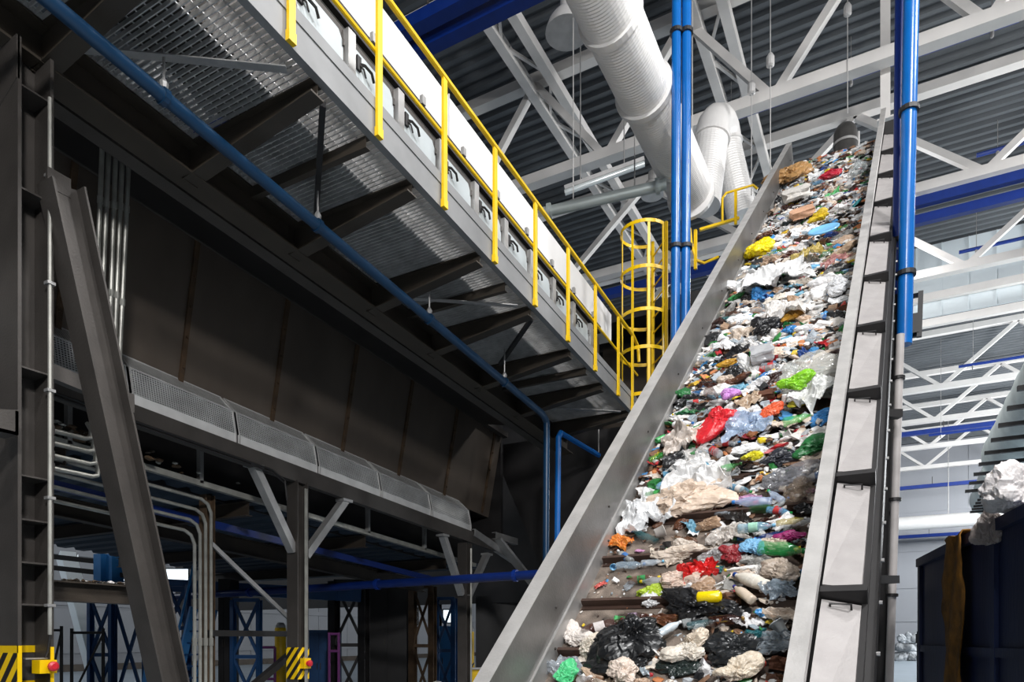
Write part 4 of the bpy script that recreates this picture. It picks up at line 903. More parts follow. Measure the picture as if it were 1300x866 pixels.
def mesh_from(vs, fs, name, nm=1, mis=None, smooth=False):
    me = bpy.data.meshes.new(name); me.from_pydata(vs, [], fs)
    for _ in range(nm): me.materials.append(None)
    if mis: me.polygons.foreach_set('material_index', mis)
    if smooth: me.polygons.foreach_set('use_smooth', [True] * len(fs))
    return me
def nz(p, o): return noise.noise(p + o)
def f1(p): return noise.voronoi(p)[0][0]
def crumple_mesh(seed, sub=4, amp=1.0, name='crumpled_bag', tail=False):
    rnd = random.Random(seed); o = V((rnd.uniform(-50, 50), rnd.uniform(-50, 50), rnd.uniform(-50, 50)))
    bm = bmesh.new(); bmesh.ops.create_icosphere(bm, subdivisions=sub, radius=1); vs = []
    lobes = [(V((rnd.gauss(0, 1), rnd.gauss(0, 1), rnd.gauss(0, .4))).normalized(), rnd.uniform(.2, .8), rnd.choice((4, 8, 14))) for _ in range(7)]
    st = V((rnd.uniform(.6, 1.6), rnd.uniform(.6, 1.6), 1))
    for v in bm.verts:
        p = v.co.copy(); r = .72 + .30 * nz(p * 1.1, o)
        for d, h, e in lobes:
            c = max(0, p.dot(d)); r += h * c ** e
        w = V((p.x * st.x, p.y * st.y, p.z)) + V((nz(p * 2, o), nz(p * 2, o * 2), nz(p * 2, o * 3))) * .35
        r += amp * (.42 * (f1(w * 1.5 + o) - .35) + .34 * (f1(w * 3.1 + o) - .35) + .17 * (f1(w * 6.5 + o) - .35))
        q = p * max(.2, r) * .5
        if tail and p.z > .55: q = V((q.x * (1 - (p.z - .55) * 1.7), q.y * (1 - (p.z - .55) * 1.7), q.z * (1 + (p.z - .55) * .9)))
        q.z = max(q.z, -.3 + .06 * nz(p * 5, o)); vs.append(q)
    fs = [[v.index for v in f.verts] for f in bm.faces]; bm.free()
    return mesh_from(vs, fs, name)
def film_mesh(seed, n=22):
    rnd = random.Random(seed); o = V((rnd.uniform(-50, 50), rnd.uniform(-50, 50), 3)); vs = []
    for j in range(n + 1):
        for i in range(n + 1):
            x, y = i / n - .5, j / n - .5
            p = V((x, y, 0)); e = 1 + .5 * nz(p * 3, o * 1.3)
            z = .55 * (f1(p * 2.6 + o) - .3) + .38 * (f1(p * 5.5 + o) - .3) + .16 * (f1(p * 12 + o) - .3) + .1 * (1 - 4 * (x * x + y * y))
            vs.append(V(((x + .12 * nz(p * 4, o + V((9, 0, 0)))) * e, (y + .12 * nz(p * 4, o + V((0, 9, 0)))) * e, z - .05)))
    fs = [(j * (n + 1) + i, j * (n + 1) + i + 1, (j + 1) * (n + 1) + i + 1, (j + 1) * (n + 1) + i) for j in range(n) for i in range(n)]
    k = len(vs); vs += [v - V((0, 0, .02)) for v in vs]; fs += [tuple(k + i for i in f[::-1]) for f in fs]
    return mesh_from(vs, fs, 'plastic_film')
def lathe_mesh(prof, seg=18, crush=0.0, seed=0, name='part'):
    """axis along +x, length as given; crushed with noise"""
    rnd = random.Random(seed); o = V((rnd.uniform(-50, 50), rnd.uniform(-50, 50), 0)); vs = []
    for r, h in prof:
        for j in range(seg):
            a = 2 * math.pi * j / seg; y, z = r * math.cos(a), r * math.sin(a)
            if crush:
                f = 1 - crush * (.5 + nz(V((h * 6, y * 5, z * 5)), o)); z *= max(.35, f)
                y += crush * .05 * nz(V((h * 8, y * 9, z * 9)), o)
            vs.append(V((h, y, z)))
    k = len(prof); fs = [(i * seg + j, i * seg + (j + 1) % seg, (i + 1) * seg + (j + 1) % seg, (i + 1) * seg + j) for i in range(k - 1) for j in range(seg)]
    fs += [tuple(range(seg))[::-1], tuple((k - 1) * seg + j for j in range(seg))]
    return mesh_from(vs, fs, name, smooth=True)
# unit bottle: length 1 along x, centred
BOT = [(.06, -.5), (.125, -.485), (.135, -.44), (.13, -.36), (.136, -.3), (.13, -.22), (.136, -.14), (.13, -.06), (.136, .02), (.134, .1), (.12, .18), (.085, .28), (.05, .36), (.042, .4), (.042, .45), (.04, .46)]
BODY = [lathe_mesh(BOT, 18, c, 10 + i, 'plastic_bottle') for i, c in enumerate((0, .25, .45, .6, .3, .5))]
CAP = lathe_mesh([(.05, .42), (.052, .43), (.052, .49), (.045, .5)], 14, 0, 0, 'cap')
LABEL = [lathe_mesh([(.137, -.2), (.1375, -.19), (.1385, .03), (.137, .04)], 18, c, 10 + i, 'label') for i, c in enumerate((0, .25, .45, .6, .3, .5))]
BAGS = [crumple_mesh(100 + i, 4, 1.0) for i in range(14)]
BAGT = [crumple_mesh(160 + i, 4, .9, tail=True) for i in range(3)]
FILMS = [film_mesh(200 + i) for i in range(12)]
def box_mesh(seed):
    rnd = random.Random(seed); bm = bmesh.new(); bmesh.ops.create_cube(bm, size=1)
    bmesh.ops.subdivide_edges(bm, edges=bm.edges, cuts=4, use_grid_fill=True); o = V((rnd.uniform(-50, 50), 7, 0))
    vs = [V((v.co.x + .18 * nz(v.co * 1.8, o), v.co.y + .18 * nz(v.co * 1.8, o * 2), v.co.z * (1 + .3 * nz(v.co * 2, o * 3)))) for v in bm.verts]
    fs = [[v.index for v in f.verts] for f in bm.faces]; bm.free(); return mesh_from(vs, fs, 'crushed_carton')
BOXES = [box_mesh(300 + i) for i in range(6)]
CANS = [lathe_mesh([(.2, -.5), (.26, -.46), (.27, -.42), (.27, .4), (.22, .46), (.2, .5), (.17, .48)], 18, c, 400 + i, 'drink_can') for i, c in enumerate((.1, .5, .7))]
TUBS = [lathe_mesh([(.3, -.35), (.32, -.34), (.42, .3), (.46, .3), (.46, .35), (.4, .35), (.3, -.28), (.05, -.3)], 20, c, 420 + i, 'plastic_tub') for i, c in enumerate((.05, .3, .5))]
LIDM = lathe_mesh([(.05, 0), (.42, .01), (.46, .03), (.5, .02), (.5, .07), (.46, .08), (.42, .05), (.05, .05)], 32, 0, 1, 'round_lid')
def scrap_mesh(seed):
    rnd = random.Random(seed); o = V((rnd.uniform(-50, 50), 3, 1)); n = 6; vs = []
    for j in range(n + 1):
        for i in range(n + 1):
            x, y = i / n - .5, (j / n - .5) * rnd.choice((.7,)) ; p = V((x, y, 0))
            vs.append(V((x + .1 * nz(p * 3, o), y + .1 * nz(p * 3, o * 2), .45 * nz(p * 2.2, o * 3) + .12 * abs(nz(p * 6, o)))))
    fs = [(j * (n + 1) + i, j * (n + 1) + i + 1, (j + 1) * (n + 1) + i + 1, (j + 1) * (n + 1) + i) for j in range(n) for i in range(n)]
    k = len(vs); vs += [v - V((0, 0, .012)) for v in vs]; fs += [tuple(k + i for i in f[::-1]) for f in fs]
    return mesh_from(vs, fs, 'paper_scrap')
SCRAPS = [scrap_mesh(500 + i) for i in range(8)]
def new_item(name, me, m, u, t, n, size, rz=0.0, tilt=(0, 0)):
    o = bpy.data.objects.new(name, me); COL.objects.link(o)
    o.material_slots[0].link = 'OBJECT'; o.material_slots[0].material = m
    o.matrix_world = Matrix.Translation(cv(u, t, n)) @ FR @ Matrix.Rotation(rz, 4, 'Z') @ Matrix.Rotation(tilt[0], 4, 'X') @ Matrix.Rotation(tilt[1], 4, 'Y') @ Matrix.Diagonal((*size, 1))
    return o
def child(par, name, me, m):
    o = bpy.data.objects.new(name, me); COL.objects.link(o); o.parent = par
    o.material_slots[0].link = 'OBJECT'; o.material_slots[0].material = m; return o
def bed(u, t):
    """height of the refuse bed above the belt"""
    g = max(0, min(1, (t - 1.5) / .8)); e = max(0, min(1, u / .35)); e2 = 1
    base = .15 * g * (.35 + .65 * e) * e2
    base += .05 * max(0, min(1, (u - 1.1) / .5)) * (1 - g)
    return base * (1 + .5 * noise.noise((u * 2.3, t * 1.7, 4)))
def depth(u, t): return (cv(u, t, .1) - EYEP).dot(FW)
def scr(p):
    d = (p - EYEP).dot(FW); return CXP + FPX * (p - EYEP).dot(RT) / d, HZ - FPX * (p.z - EYE) / d
LAND = []                                      # landmarks used to word the labels of their neighbours
GRP = {'plastic_bottle': 'plastic bottles in the waste', 'crumpled_bag': 'crumpled plastic bags in the waste', 'plastic_film': 'plastic film sheets in the waste', 'crushed_carton': 'crushed cartons in the waste', 'drink_can': 'drink cans in the waste', 'plastic_tub': 'plastic tubs in the waste', 'paper_scrap': 'scraps in the waste', 'bin_bag': 'black bin bags in the waste'}
CATS = {'plastic_bottle': 'bottle', 'crumpled_bag': 'plastic bag', 'plastic_film': 'plastic film', 'crushed_carton': 'carton', 'drink_can': 'can', 'plastic_tub': 'tub', 'paper_scrap': 'scrap', 'bin_bag': 'bin bag'}
def bottle(i, col, fin, u, t, n, L, rz, capc='d8d8d8', lab=None, tilt=(0, 0), parts=True, fat=1.0):
    o = new_item('plastic_bottle', BODY[i], pm(col, fin), u, t, n, (L, L * fat, L * fat), rz, tilt)
    if parts:
        child(o, 'cap', CAP, pm(capc, 'gloss'))
        if lab: child(o, 'label', LABEL[i], pm(lab, 'paper'))
    return o
def landmark(kind, px, py, wpx, ratio, hgt, col, fin, short, label, rz=0.0, seed=0, n0=0.0, tilt=(0, 0), **kw):
    u, t = cpix(px, py, .08 + n0); b = bed(u, t); u, t = cpix(px, py, b + .06 + n0)
    w = wpx * depth(u, t) / FPX; n = bed(u, t) + n0
    if kind == 'plastic_bottle': o = bottle(seed, col, fin, u, t, n + .05, w, rz, tilt=tilt, **kw)
    elif kind in ('crumpled_bag', 'bin_bag'):
        me = crumple_mesh(1000 + seed, 5, kw.get('amp', 1.0), kind, kw.get('tail', False)); o = new_item(kind, me, pm(col, fin), u, t, n + hgt * w * .22, (w * .78, w * ratio * .78, w * hgt * .72), rz, tilt)
    elif kind == 'plastic_film': o = new_item(kind, film_mesh(1000 + seed, 34), pm(col, fin), u, t, n + .03, (w, w * ratio, w * hgt), rz, tilt)
    elif kind == 'crushed_carton': o = new_item(kind, box_mesh(1000 + seed), pm(col, fin), u, t, n + hgt * w * .5, (w, w * ratio, w * hgt), rz, tilt)
    elif kind == 'round_lid': o = new_item(kind, LIDM, pm(col, fin), u, t, n + .12, (w, w, w), rz, (tilt[0], tilt[1] - math.pi / 2))
    elif kind == 'plastic_tub': o = new_item(kind, TUBS[seed % 3], pm(col, fin), u, t, n + .08, (w, w, w), rz, tilt)
    elif kind == 'drink_can': o = new_item(kind, CANS[seed % 3], pm(col, fin), u, t, n + .05, (w, w, w), rz, tilt)
    tag(o, label, CATS.get(kind, 'lid'), GRP.get(kind))
    LAND.append((short, u, t)); return o
L = landmark
L('crumpled_bag', 913, 534, 46, 1.1, .8, 'd8202c', 'film', 'the red carrier bag', 'bright red knotted carrier bag in the middle of the waste', .5, 1, .10, amp=.7)
L('bin_bag', 803, 812, 84, .85, .85, '17181a', 'bin', 'the big black bin bag', 'biggest shiny black bin bag near the bottom of the belt', .4, 2, amp=.9)
L('bin_bag', 795, 842, 60, .8, .45, '1b1c1e', 'bin', 'the flat black bag', 'flat black bin bag spread below the big shiny black one', .1, 12)
L('bin_bag', 886, 768, 84, .6, .45, '141416', 'bin', 'the long black bag', 'long crumpled black bin bag lying against a belt cleat', -.2, 3)
L('bin_bag', 934, 822, 82, .6, .45, '1e2022', 'bin', 'the lower right black bag', 'dark bin bag holding rubbish at the bottom right of the belt', .2, 4)
L('bin_bag', 862, 842, 50, .8, .5, '26302e', 'bin', 'the dark green bag', 'dark greenish bin bag at the bottom edge of the belt', .8, 5)
L('bin_bag', 968, 417, 40, .7, .6, '1a1a1c', 'bin', 'the small upper black bag', 'black bin bag lying high up the belt among white film', .2, 6, .05)
L('bin_bag', 990, 578, 46, .6, .5, '2a2c34', 'bin', 'the glossy dark film', 'glossy black film bundle at the right of the belt', .4, 7, .04)
L('round_lid', 1046, 297, 37, 1, 1, '7fc0ee', 'gloss', 'the pale blue lid', 'big round pale blue lid standing on the upper waste', .3, 0, .06, (0, 0))
L('crumpled_bag', 964, 320, 30, 1.0, .9, 'f2d800', 'film', 'the yellow bag', 'bright yellow bag by the left conveyor wall', .3, 8, .03)
L('crumpled_bag', 1004, 226, 50, .9, .55, 'b48a58', 'film', 'the tan film bundle', 'tan brown film bundle at the top end beside the left wall', .2, 9, .1)
L('crumpled_bag', 1016, 486, 66, .9, .7, 'dcdcd6', 'clear', 'the milky bag with green', 'milky see-through bag with a green bag inside at the right', .3, 10, .08, amp=.7)
L('crumpled_bag', 1008, 488, 34, .7, .7, '8ed22a', 'film', 'the lime green bag', 'lime green bag showing through the milky bag', .1, 11, .13)
L('crumpled_bag', 1063, 362, 40, .9, .7, 'd6d6d8', 'film', 'the pale bag at the right wall', 'pale grey plump bag against the right conveyor wall', .3, 13, .08, amp=.6)
L('crumpled_bag', 872, 632, 95, .65, .45, 'd8c2ae', 'film', 'the wide beige film', 'wide beige film heap just above the bare belt', .3, 14, .03)
L('plastic_film', 818, 652, 60, 1.3, .7, 'f0f0f0', 'film', 'the white shredded film', 'bright white shredded film against the left conveyor wall', .6, 15)
L('plastic_film', 888, 604, 80, .8, .6, 'e8e6e4', 'film', 'the long white film', 'long white film strip right of the two pale blue bottles', .0, 16, .04)
L('plastic_film', 868, 556, 50, 1.0, .9, 'dccfc4', 'film', 'the cream film', 'cream film bundle left below the red carrier bag', .4, 17, .04)
L('plastic_film', 944, 540, 60, .9, .6, 'bcd0ea', 'clear', 'the clear blue film', 'clear bluish film right of the red carrier bag', .5, 18, .06)
L('crumpled_bag', 1040, 470, 56, .7, .6, 'b8ada2', 'clear', 'the grey-beige film', 'grey beige see-through film by the right conveyor wall', .6, 19, .08)
L('plastic_film', 985, 352, 70, .9, .7, 'f0efee', 'film', 'the large white upper film', 'large white film spread across the upper belt', .2, 20, .04)
L('plastic_film', 962, 362, 50, .8, .6, 'f4f4f4', 'film', 'the white film by the left wall', 'white film by the left wall above the black bag', .2, 21, .04)
L('plastic_film', 990, 400, 60, .8, .7, 'e2ddd8', 'film', 'the ragged pale film', 'ragged pale film right of the small upper black bag', .8, 22, .04)
L('plastic_film', 1032, 500, 60, .7, .6, 'e4e4e0', 'film', 'the white film under the milky bag', 'white film under the milky see-through bag', 1.0, 23, .04)
L('plastic_bottle', 954, 636, 50, 1, 1, 'b8cdf0', 'clear', 'the clear pale blue bottle', 'large clear pale blue bottle on the edge of the bare belt', 3.0, 1, .03, capc='2f80d0')
L('plastic_bottle', 984, 628, 36, 1, 1, 'c4d4ea', 'clear', 'the bottle with green cap', 'clear bottle with green cap right of the large pale blue bottle', 2.2, 2, .03, capc='19a55a')
L('plastic_bottle', 856, 592, 32, 1, 1, '77bfe6', 'clear', 'the upper blue bottle', 'pale blue bottle above a second blue one near the left wall', .4, 1, .06, capc='e8e8e8')
L('plastic_bottle', 846, 608, 34, 1, 1, '8ec6ea', 'clear', 'the lower blue bottle', 'crushed pale blue bottle over the green bottle at the left', 1.1, 3, .06, capc='2a78c0')
L('plastic_bottle', 838, 625, 38, 1, 1, '1e8a34', 'clear', 'the green bottle at the left', 'green bottle by the left wall above the beige film', .25, 0, .02, capc='1a6a2a', lab='3aa04a')
L('plastic_bottle', 920, 592, 42, 1, 1, '2fb248', 'clear', 'the bright green bottle', 'bright green bottle in front of the long white film', .35, 2, .06, capc='187a30')
L('plastic_bottle', 838, 579, 30, 1, 1, '2f9a3c', 'clear', 'the green bottle near the wall', 'green bottle lying at the left wall above the blue bottles', .5, 4, .03)
L('plastic_bottle', 904, 502, 34, 1, 1, '5a2410', 'clear', 'the upright brown bottle', 'brown bottle with its base up above the red carrier bag', 1.5, 0, .1, tilt=(0, .9), fat=1.5)
L('crumpled_bag', 924, 499, 20, .8, .8, 'c88ad0', 'film', 'the lilac bag', 'small lilac bag right of the upright brown bottle', .3, 24, .1)
L('plastic_bottle', 1013, 530, 36, 1, 1, '36b83a', 'clear', 'the green bottle at the right', 'shiny green crushed bottle at the right below the milky bag', .35, 3, .08, fat=1.3)
L('crumpled_bag', 1033, 560, 44, .7, .5, '1f6a34', 'film', 'the dark green film', 'dark green film by the right wall beside the glossy black bundle', .2, 25, .05)
L('plastic_bottle', 993, 696, 60, 1, 1, '2da653', 'clear', 'the big green bottle', 'big green bottle at the right side of the bare belt', -.25, 1, .06, capc='1a7a3a', fat=1.2)
L('plastic_bottle', 960, 668, 46, 1, 1, '9ccbe0', 'clear', 'the clear bottle on the cleat', 'clear pale blue bottle lying along a cleat at the right', .05, 0, .05, capc='7ab8dc', lab='a6d8c0')
L('plastic_bottle', 1004, 660, 36, 1, 1, 'b7a233', 'clear', 'the yellow-green bottle', 'dull yellow green bottle beside the right wall', .2, 2, .08)
L('crumpled_bag', 1003, 676, 34, .6, .5, '9a2468', 'film', 'the pink film', 'deep pink film by the right wall below the yellow-green bottle', .2, 26, .06)
L('drink_can', 900, 757, 30, 1, 1, 'f0d000', 'gloss', 'the yellow can', 'bright yellow can lying on the long black bag', .05, 0, .08)
L('crumpled_bag', 822, 750, 32, .8, .7, 'a8c030', 'film', 'the lime scrap', 'lime green crumpled scrap left of the yellow can', .3, 27)
L('crumpled_bag', 826, 761, 24, .8, .8, 'dcdcdc', 'film', 'the small pale pouch', 'small pale pouch below the lime green scrap', .3, 28)
L('plastic_film', 888, 724, 42, .8, .9, 'cc1818', 'film', 'the red film', 'torn red film in the middle of the bare belt', .4, 29, .03)
L('crumpled_bag', 856, 736, 46, .9, .7, 'd0b8a8', 'film', 'the dusty pink bag', 'dusty pinkish bag left of the torn red film', .1, 30)
L('plastic_bottle', 952, 735, 52, 1, 1, 'e4dccf', 'gloss', 'the white milk bottle', 'white milk bottle with blue spot on the belt', 2.6, 1, .06, capc='1f3e86', lab='e9e2d6', fat=1.25)
L('plastic_bottle', 943, 752, 42, 1, 1, 'd6c4b0', 'gloss', 'the cream bottle', 'cream white bottle just below the white milk bottle', 2.3, 4, .04, capc='2a2a80', fat=1.2)
L('crumpled_bag', 990, 722, 46, .8, .7, 'b5a596', 'film', 'the grey-brown bag', 'grey brown crumpled bag at the right below the big green bottle', .4, 31, .04)
L('plastic_film', 990, 746, 38, .9, .8, '9aa8b4', 'clear', 'the clear wrapper', 'clear crinkled wrapper with blue print by the right wall', .4, 32, .03)
L('plastic_bottle', 922, 786, 44, 1, 1, '3a1a12', 'clear', 'the dark brown bottle', 'dark brown bottle pointing right above the lower right black bag', .15, 0, .04, capc='8a6a30', fat=1.2)
L('plastic_bottle', 892, 790, 40, 1, 1, '5a7a80', 'clear', 'the grey-green bottle', 'crushed grey green bottle beside the dark brown bottle', .3, 3, .03)
L('plastic_bottle', 765, 793, 56, 1, 1, '4a2420', 'clear', 'the brown bottle by the wall', 'brown bottle with white label lying above the big black bag', .45, 2, .02, capc='6a3020', lab='d8d0cc')
L('plastic_bottle', 806, 782, 44, 1, 1, '38181a', 'clear', 'the upper brown bottle', 'dark brown bottle with purple label above the big black bag', .1, 4, .02, lab='a890a8')
L('crumpled_bag', 749, 818, 38, 1.0, .8, 'dcd0c0', 'film', 'the cream wad', 'cream crumpled wad left of the big black bag', .4, 33, .02)
L('crumpled_bag', 727, 806, 34, 1.2, .6, 'e6dcd4', 'film', 'the pale wad', 'pale bag at the left wall above the cream wad', .7, 34)
L('crumpled_bag', 716, 855, 36, 1.0, .8, '52c884', 'film', 'the mint green bag', 'mint green and white crumpled bag at the bottom left corner', .3, 35, .03)
L('crumpled_bag', 790, 852, 44, 1.0, .8, 'dccabc', 'film', 'the bottom cream bag', 'cream bag at the bottom edge below the big black bag', .2, 36, .05)
L('crumpled_bag', 872, 826, 46, .9, .7, 'dcd2c4', 'film', 'the centre cream bag', 'cream film bag between the two large black bags', .5, 37, .04)
L('crumpled_bag', 880, 812, 40, .8, .7, 'd8c8b4', 'film', 'the small cream bag', 'small cream bag below the grey green bottle', .9, 38, .06)
L('crumpled_bag', 934, 848, 42, 1.0, .8, 'dccdb8', 'film', 'the right cream bag', 'cream bag at the bottom edge under the right black bag', .4, 39, .06)
L('plastic_bottle', 850, 796, 34, 1, 1, 'c8d2d8', 'gloss', 'the pale tub', 'pale grey bottle right of the big black bag', .8, 1, .04, capc='d8d8d8', fat=1.3)
L('plastic_film', 985, 815, 44, .8, .6, '8a949c', 'clear', 'the clear lower film', 'clear bluish film by the right wall at the bottom', .4, 40, .04)
L('plastic_film', 786, 686, 22, 1.6, .8, 'e88a34', 'film', 'the orange wrapper', 'small orange and white wrapper at the left wall by a cleat', 1.2, 41)
L('plastic_bottle', 800, 716, 40, 1, 1, 'a9bccb', 'clear', 'the small clear bottle', 'small clear bottle with blue end on the bare belt at the left', .0, 2, .0, capc='5a88c0')
L('plastic_bottle', 828, 713, 30, 1, 1, 'cfd8e0', 'clear', 'the short clear bottle', 'short clear bottle right of the small one with blue end', .1, 3, .0, capc='6ab4d8', fat=1.2)
L('crumpled_bag', 866, 690, 30, .7, .6, 'c8bcb0', 'film', 'the upper beige wad', 'beige wad on the bare belt above the dented tubs', .3, 42, .0)
L('crumpled_bag', 860, 701, 60, .5, .4, 'd2c2b2', 'film', 'the long beige wad', 'long beige wad lying along a cleat on the bare belt', .05, 43, .0)
L('plastic_tub', 838, 678, 18, 1, 1, 'd0c8c0', 'gloss', 'the small tub', 'small pale tub on the bare belt under the beige film', .5, 0, .0)
L('plastic_film', 925, 680, 44, .6, .7, 'd6cdc4', 'film', 'the pale crumple', 'pale crumpled film left of the blue printed bag', .2, 44, .02)
L('crumpled_bag', 956, 690, 26, 1.3, .8, '7fb6dc', 'film', 'the blue printed bag', 'small blue and white printed bag in the middle right of the belt', .3, 45, .05)
L('crumpled_bag', 930, 700, 32, .8, .6, '8a2028', 'film', 'the maroon bag', 'maroon red scrap left of the blue printed bag', .3, 46, .03)
L('crumpled_bag', 906, 704, 34, .8, .7, 'c8c4c4', 'clear', 'the clear tray', 'clear crushed pouch left of the maroon scrap', .3, 47, .02)
L('crushed_carton', 967, 452, 26, 1.1, .5, 'b4b4b6', 'gloss', 'the grey box', 'grey square plastic box in the middle of the upper belt', .2, 1, .1)
L('crumpled_bag', 1053, 221, 22, .8, .6, 'b01830', 'film', 'the crimson bag', 'crimson bag near the top end of the belt', .3, 48, .14)
L('crumpled_bag', 1050, 214, 10, 1, .9, 'f0d818', 'film', 'the tiny yellow scrap', 'tiny yellow scrap above the crimson bag at the belt top', .3, 49, .2)
L('crumpled_bag', 1092, 216, 24, .9, .9, 'b9c0c0', 'clear', 'the grey bag at the top', 'grey see-through bag against the right wall at the top', .3, 50, .14)
L('crushed_carton', 1018, 268, 26, 1.0, .3, 'd8a888', 'paper', 'the salmon card', 'salmon coloured card lying on the upper belt', .2, 2, .12)
L('crushed_carton', 1010, 243, 30, 1.0, .3, 'e4ded6', 'paper', 'the white card', 'white card lying below the tan film bundle', .3, 3, .12)
L('crumpled_bag', 1040, 275, 28, .5, .6, 'e8c830', 'film', 'the yellow strip', 'yellow strip of film just above the pale blue lid', -.2, 51, .1)
L('plastic_film', 1025, 326, 36, .6, .6, 'c8b060', 'film', 'the mustard wrapper', 'mustard coloured wrapper below the pale blue lid', .2, 52, .08)
L('plastic_film', 1060, 330, 30, .6, .5, 'b47a74', 'film', 'the red striped wrapper', 'reddish wrapper between the blue lid and the right wall', .5, 53, .08)
L('crumpled_bag', 1004, 398, 30, .7, .5, 'b8862a', 'film', 'the ochre wrapper', 'ochre wrapper right of the ragged pale film', .7, 54, .06)
L('crumpled_bag', 928, 458, 26, .5, .5, 'c8962a', 'film', 'the amber wrapper', 'amber brown wrapper left of the grey box', .2, 55, .06)
L('crumpled_bag', 977, 514, 26, 1.0, .7, 'dc5a30', 'film', 'the orange-red wrapper', 'orange red wrapper right of the clear blue film', .8, 56, .08)
L('crumpled_bag', 958, 574, 24, .7, .7, 'e8dc20', 'film', 'the yellow scrap', 'bright yellow scrap right of the bright green bottle', .3, 57, .08)
L('plastic_bottle', 946, 582, 34, 1, 1, '2e1410', 'clear', 'the short brown bottle', 'short dark brown bottle under the bright yellow scrap', .8, 3, .06, fat=1.3)
L('crumpled_bag', 1011, 506, 24, .5, .6, 'e4d030', 'film', 'the yellow pouch', 'yellow pouch below the milky see-through bag', .2, 58, .06)
L('crumpled_bag', 990, 606, 48, .9, .6, '8f8f94', 'clear', 'the smoky film', 'smoky grey film heap below the glossy black bundle', .4, 59, .04)
L('crumpled_bag', 1012, 620, 40, 1.0, .6, '7a6a5a', 'clear', 'the brown clear film', 'brownish see-through film by the right wall', .5, 60, .05)
# ---- the many smaller pieces
NAMES = {'white': ['f2f0ee', 'e6e2de', 'f6f6f6', 'eceaea'], 'cream': ['dccfbf', 'd8c6b4', 'e4d8ca'], 'clear': ['c8ccd0', 'b8c0c8', 'd0d4d4'], 'grey': ['9a9894', '85837f'], 'brown': ['4a2416', '5e3620', '38201a', '6e4a34'], 'black': ['18181a', '202022', '2a2624'], 'green': ['2f8a3c', '1f6a34', '4aa860'], 'blue': ['3a86c8', '7ab8e0', '2a4a90', '6aa0b8'], 'red': ['c02028', 'a81c34', 'd85a50'], 'pink': ['e0a0a8', 'c890b8'], 'yellow': ['e8cc20', 'd8b038'], 'orange': ['d8823a', 'c87030'], 'beige': ['b49a80', 'a88a70', 'c4a890'], 'teal': ['2a8a90', '2a6a70']}
WTS = {'white': 36, 'cream': 19, 'clear': 12, 'grey': 8, 'brown': 13, 'black': 10, 'green': 4, 'blue': 5, 'red': 2, 'pink': 2, 'yellow': 1.5, 'orange': 2, 'beige': 12, 'teal': 1.5}
CN, CWT = list(WTS), list(WTS.values())
KW = {'crumpled_bag': 'crumpled plastic bag', 'plastic_film': 'sheet of plastic film', 'plastic_bottle': 'plastic bottle', 'crushed_carton': 'crushed carton', 'drink_can': 'dented drink can', 'plastic_tub': 'plastic tub', 'paper_scrap': 'paper scrap'}
used = set(o.get('label') for o in bpy.data.objects if o.get('label'))
def where(u, t, i):
    c = sorted(LAND, key=lambda l: ((l[1] - u) * 1.0) ** 2 + ((l[2] - t) * .9) ** 2)[i]
    du, dt = u - c[1], t - c[2]
    if abs(du) > abs(dt): return ('right of ' if du > 0 else 'left of ') + c[0]
    return ('above ' if dt > 0 else 'below ') + c[0]
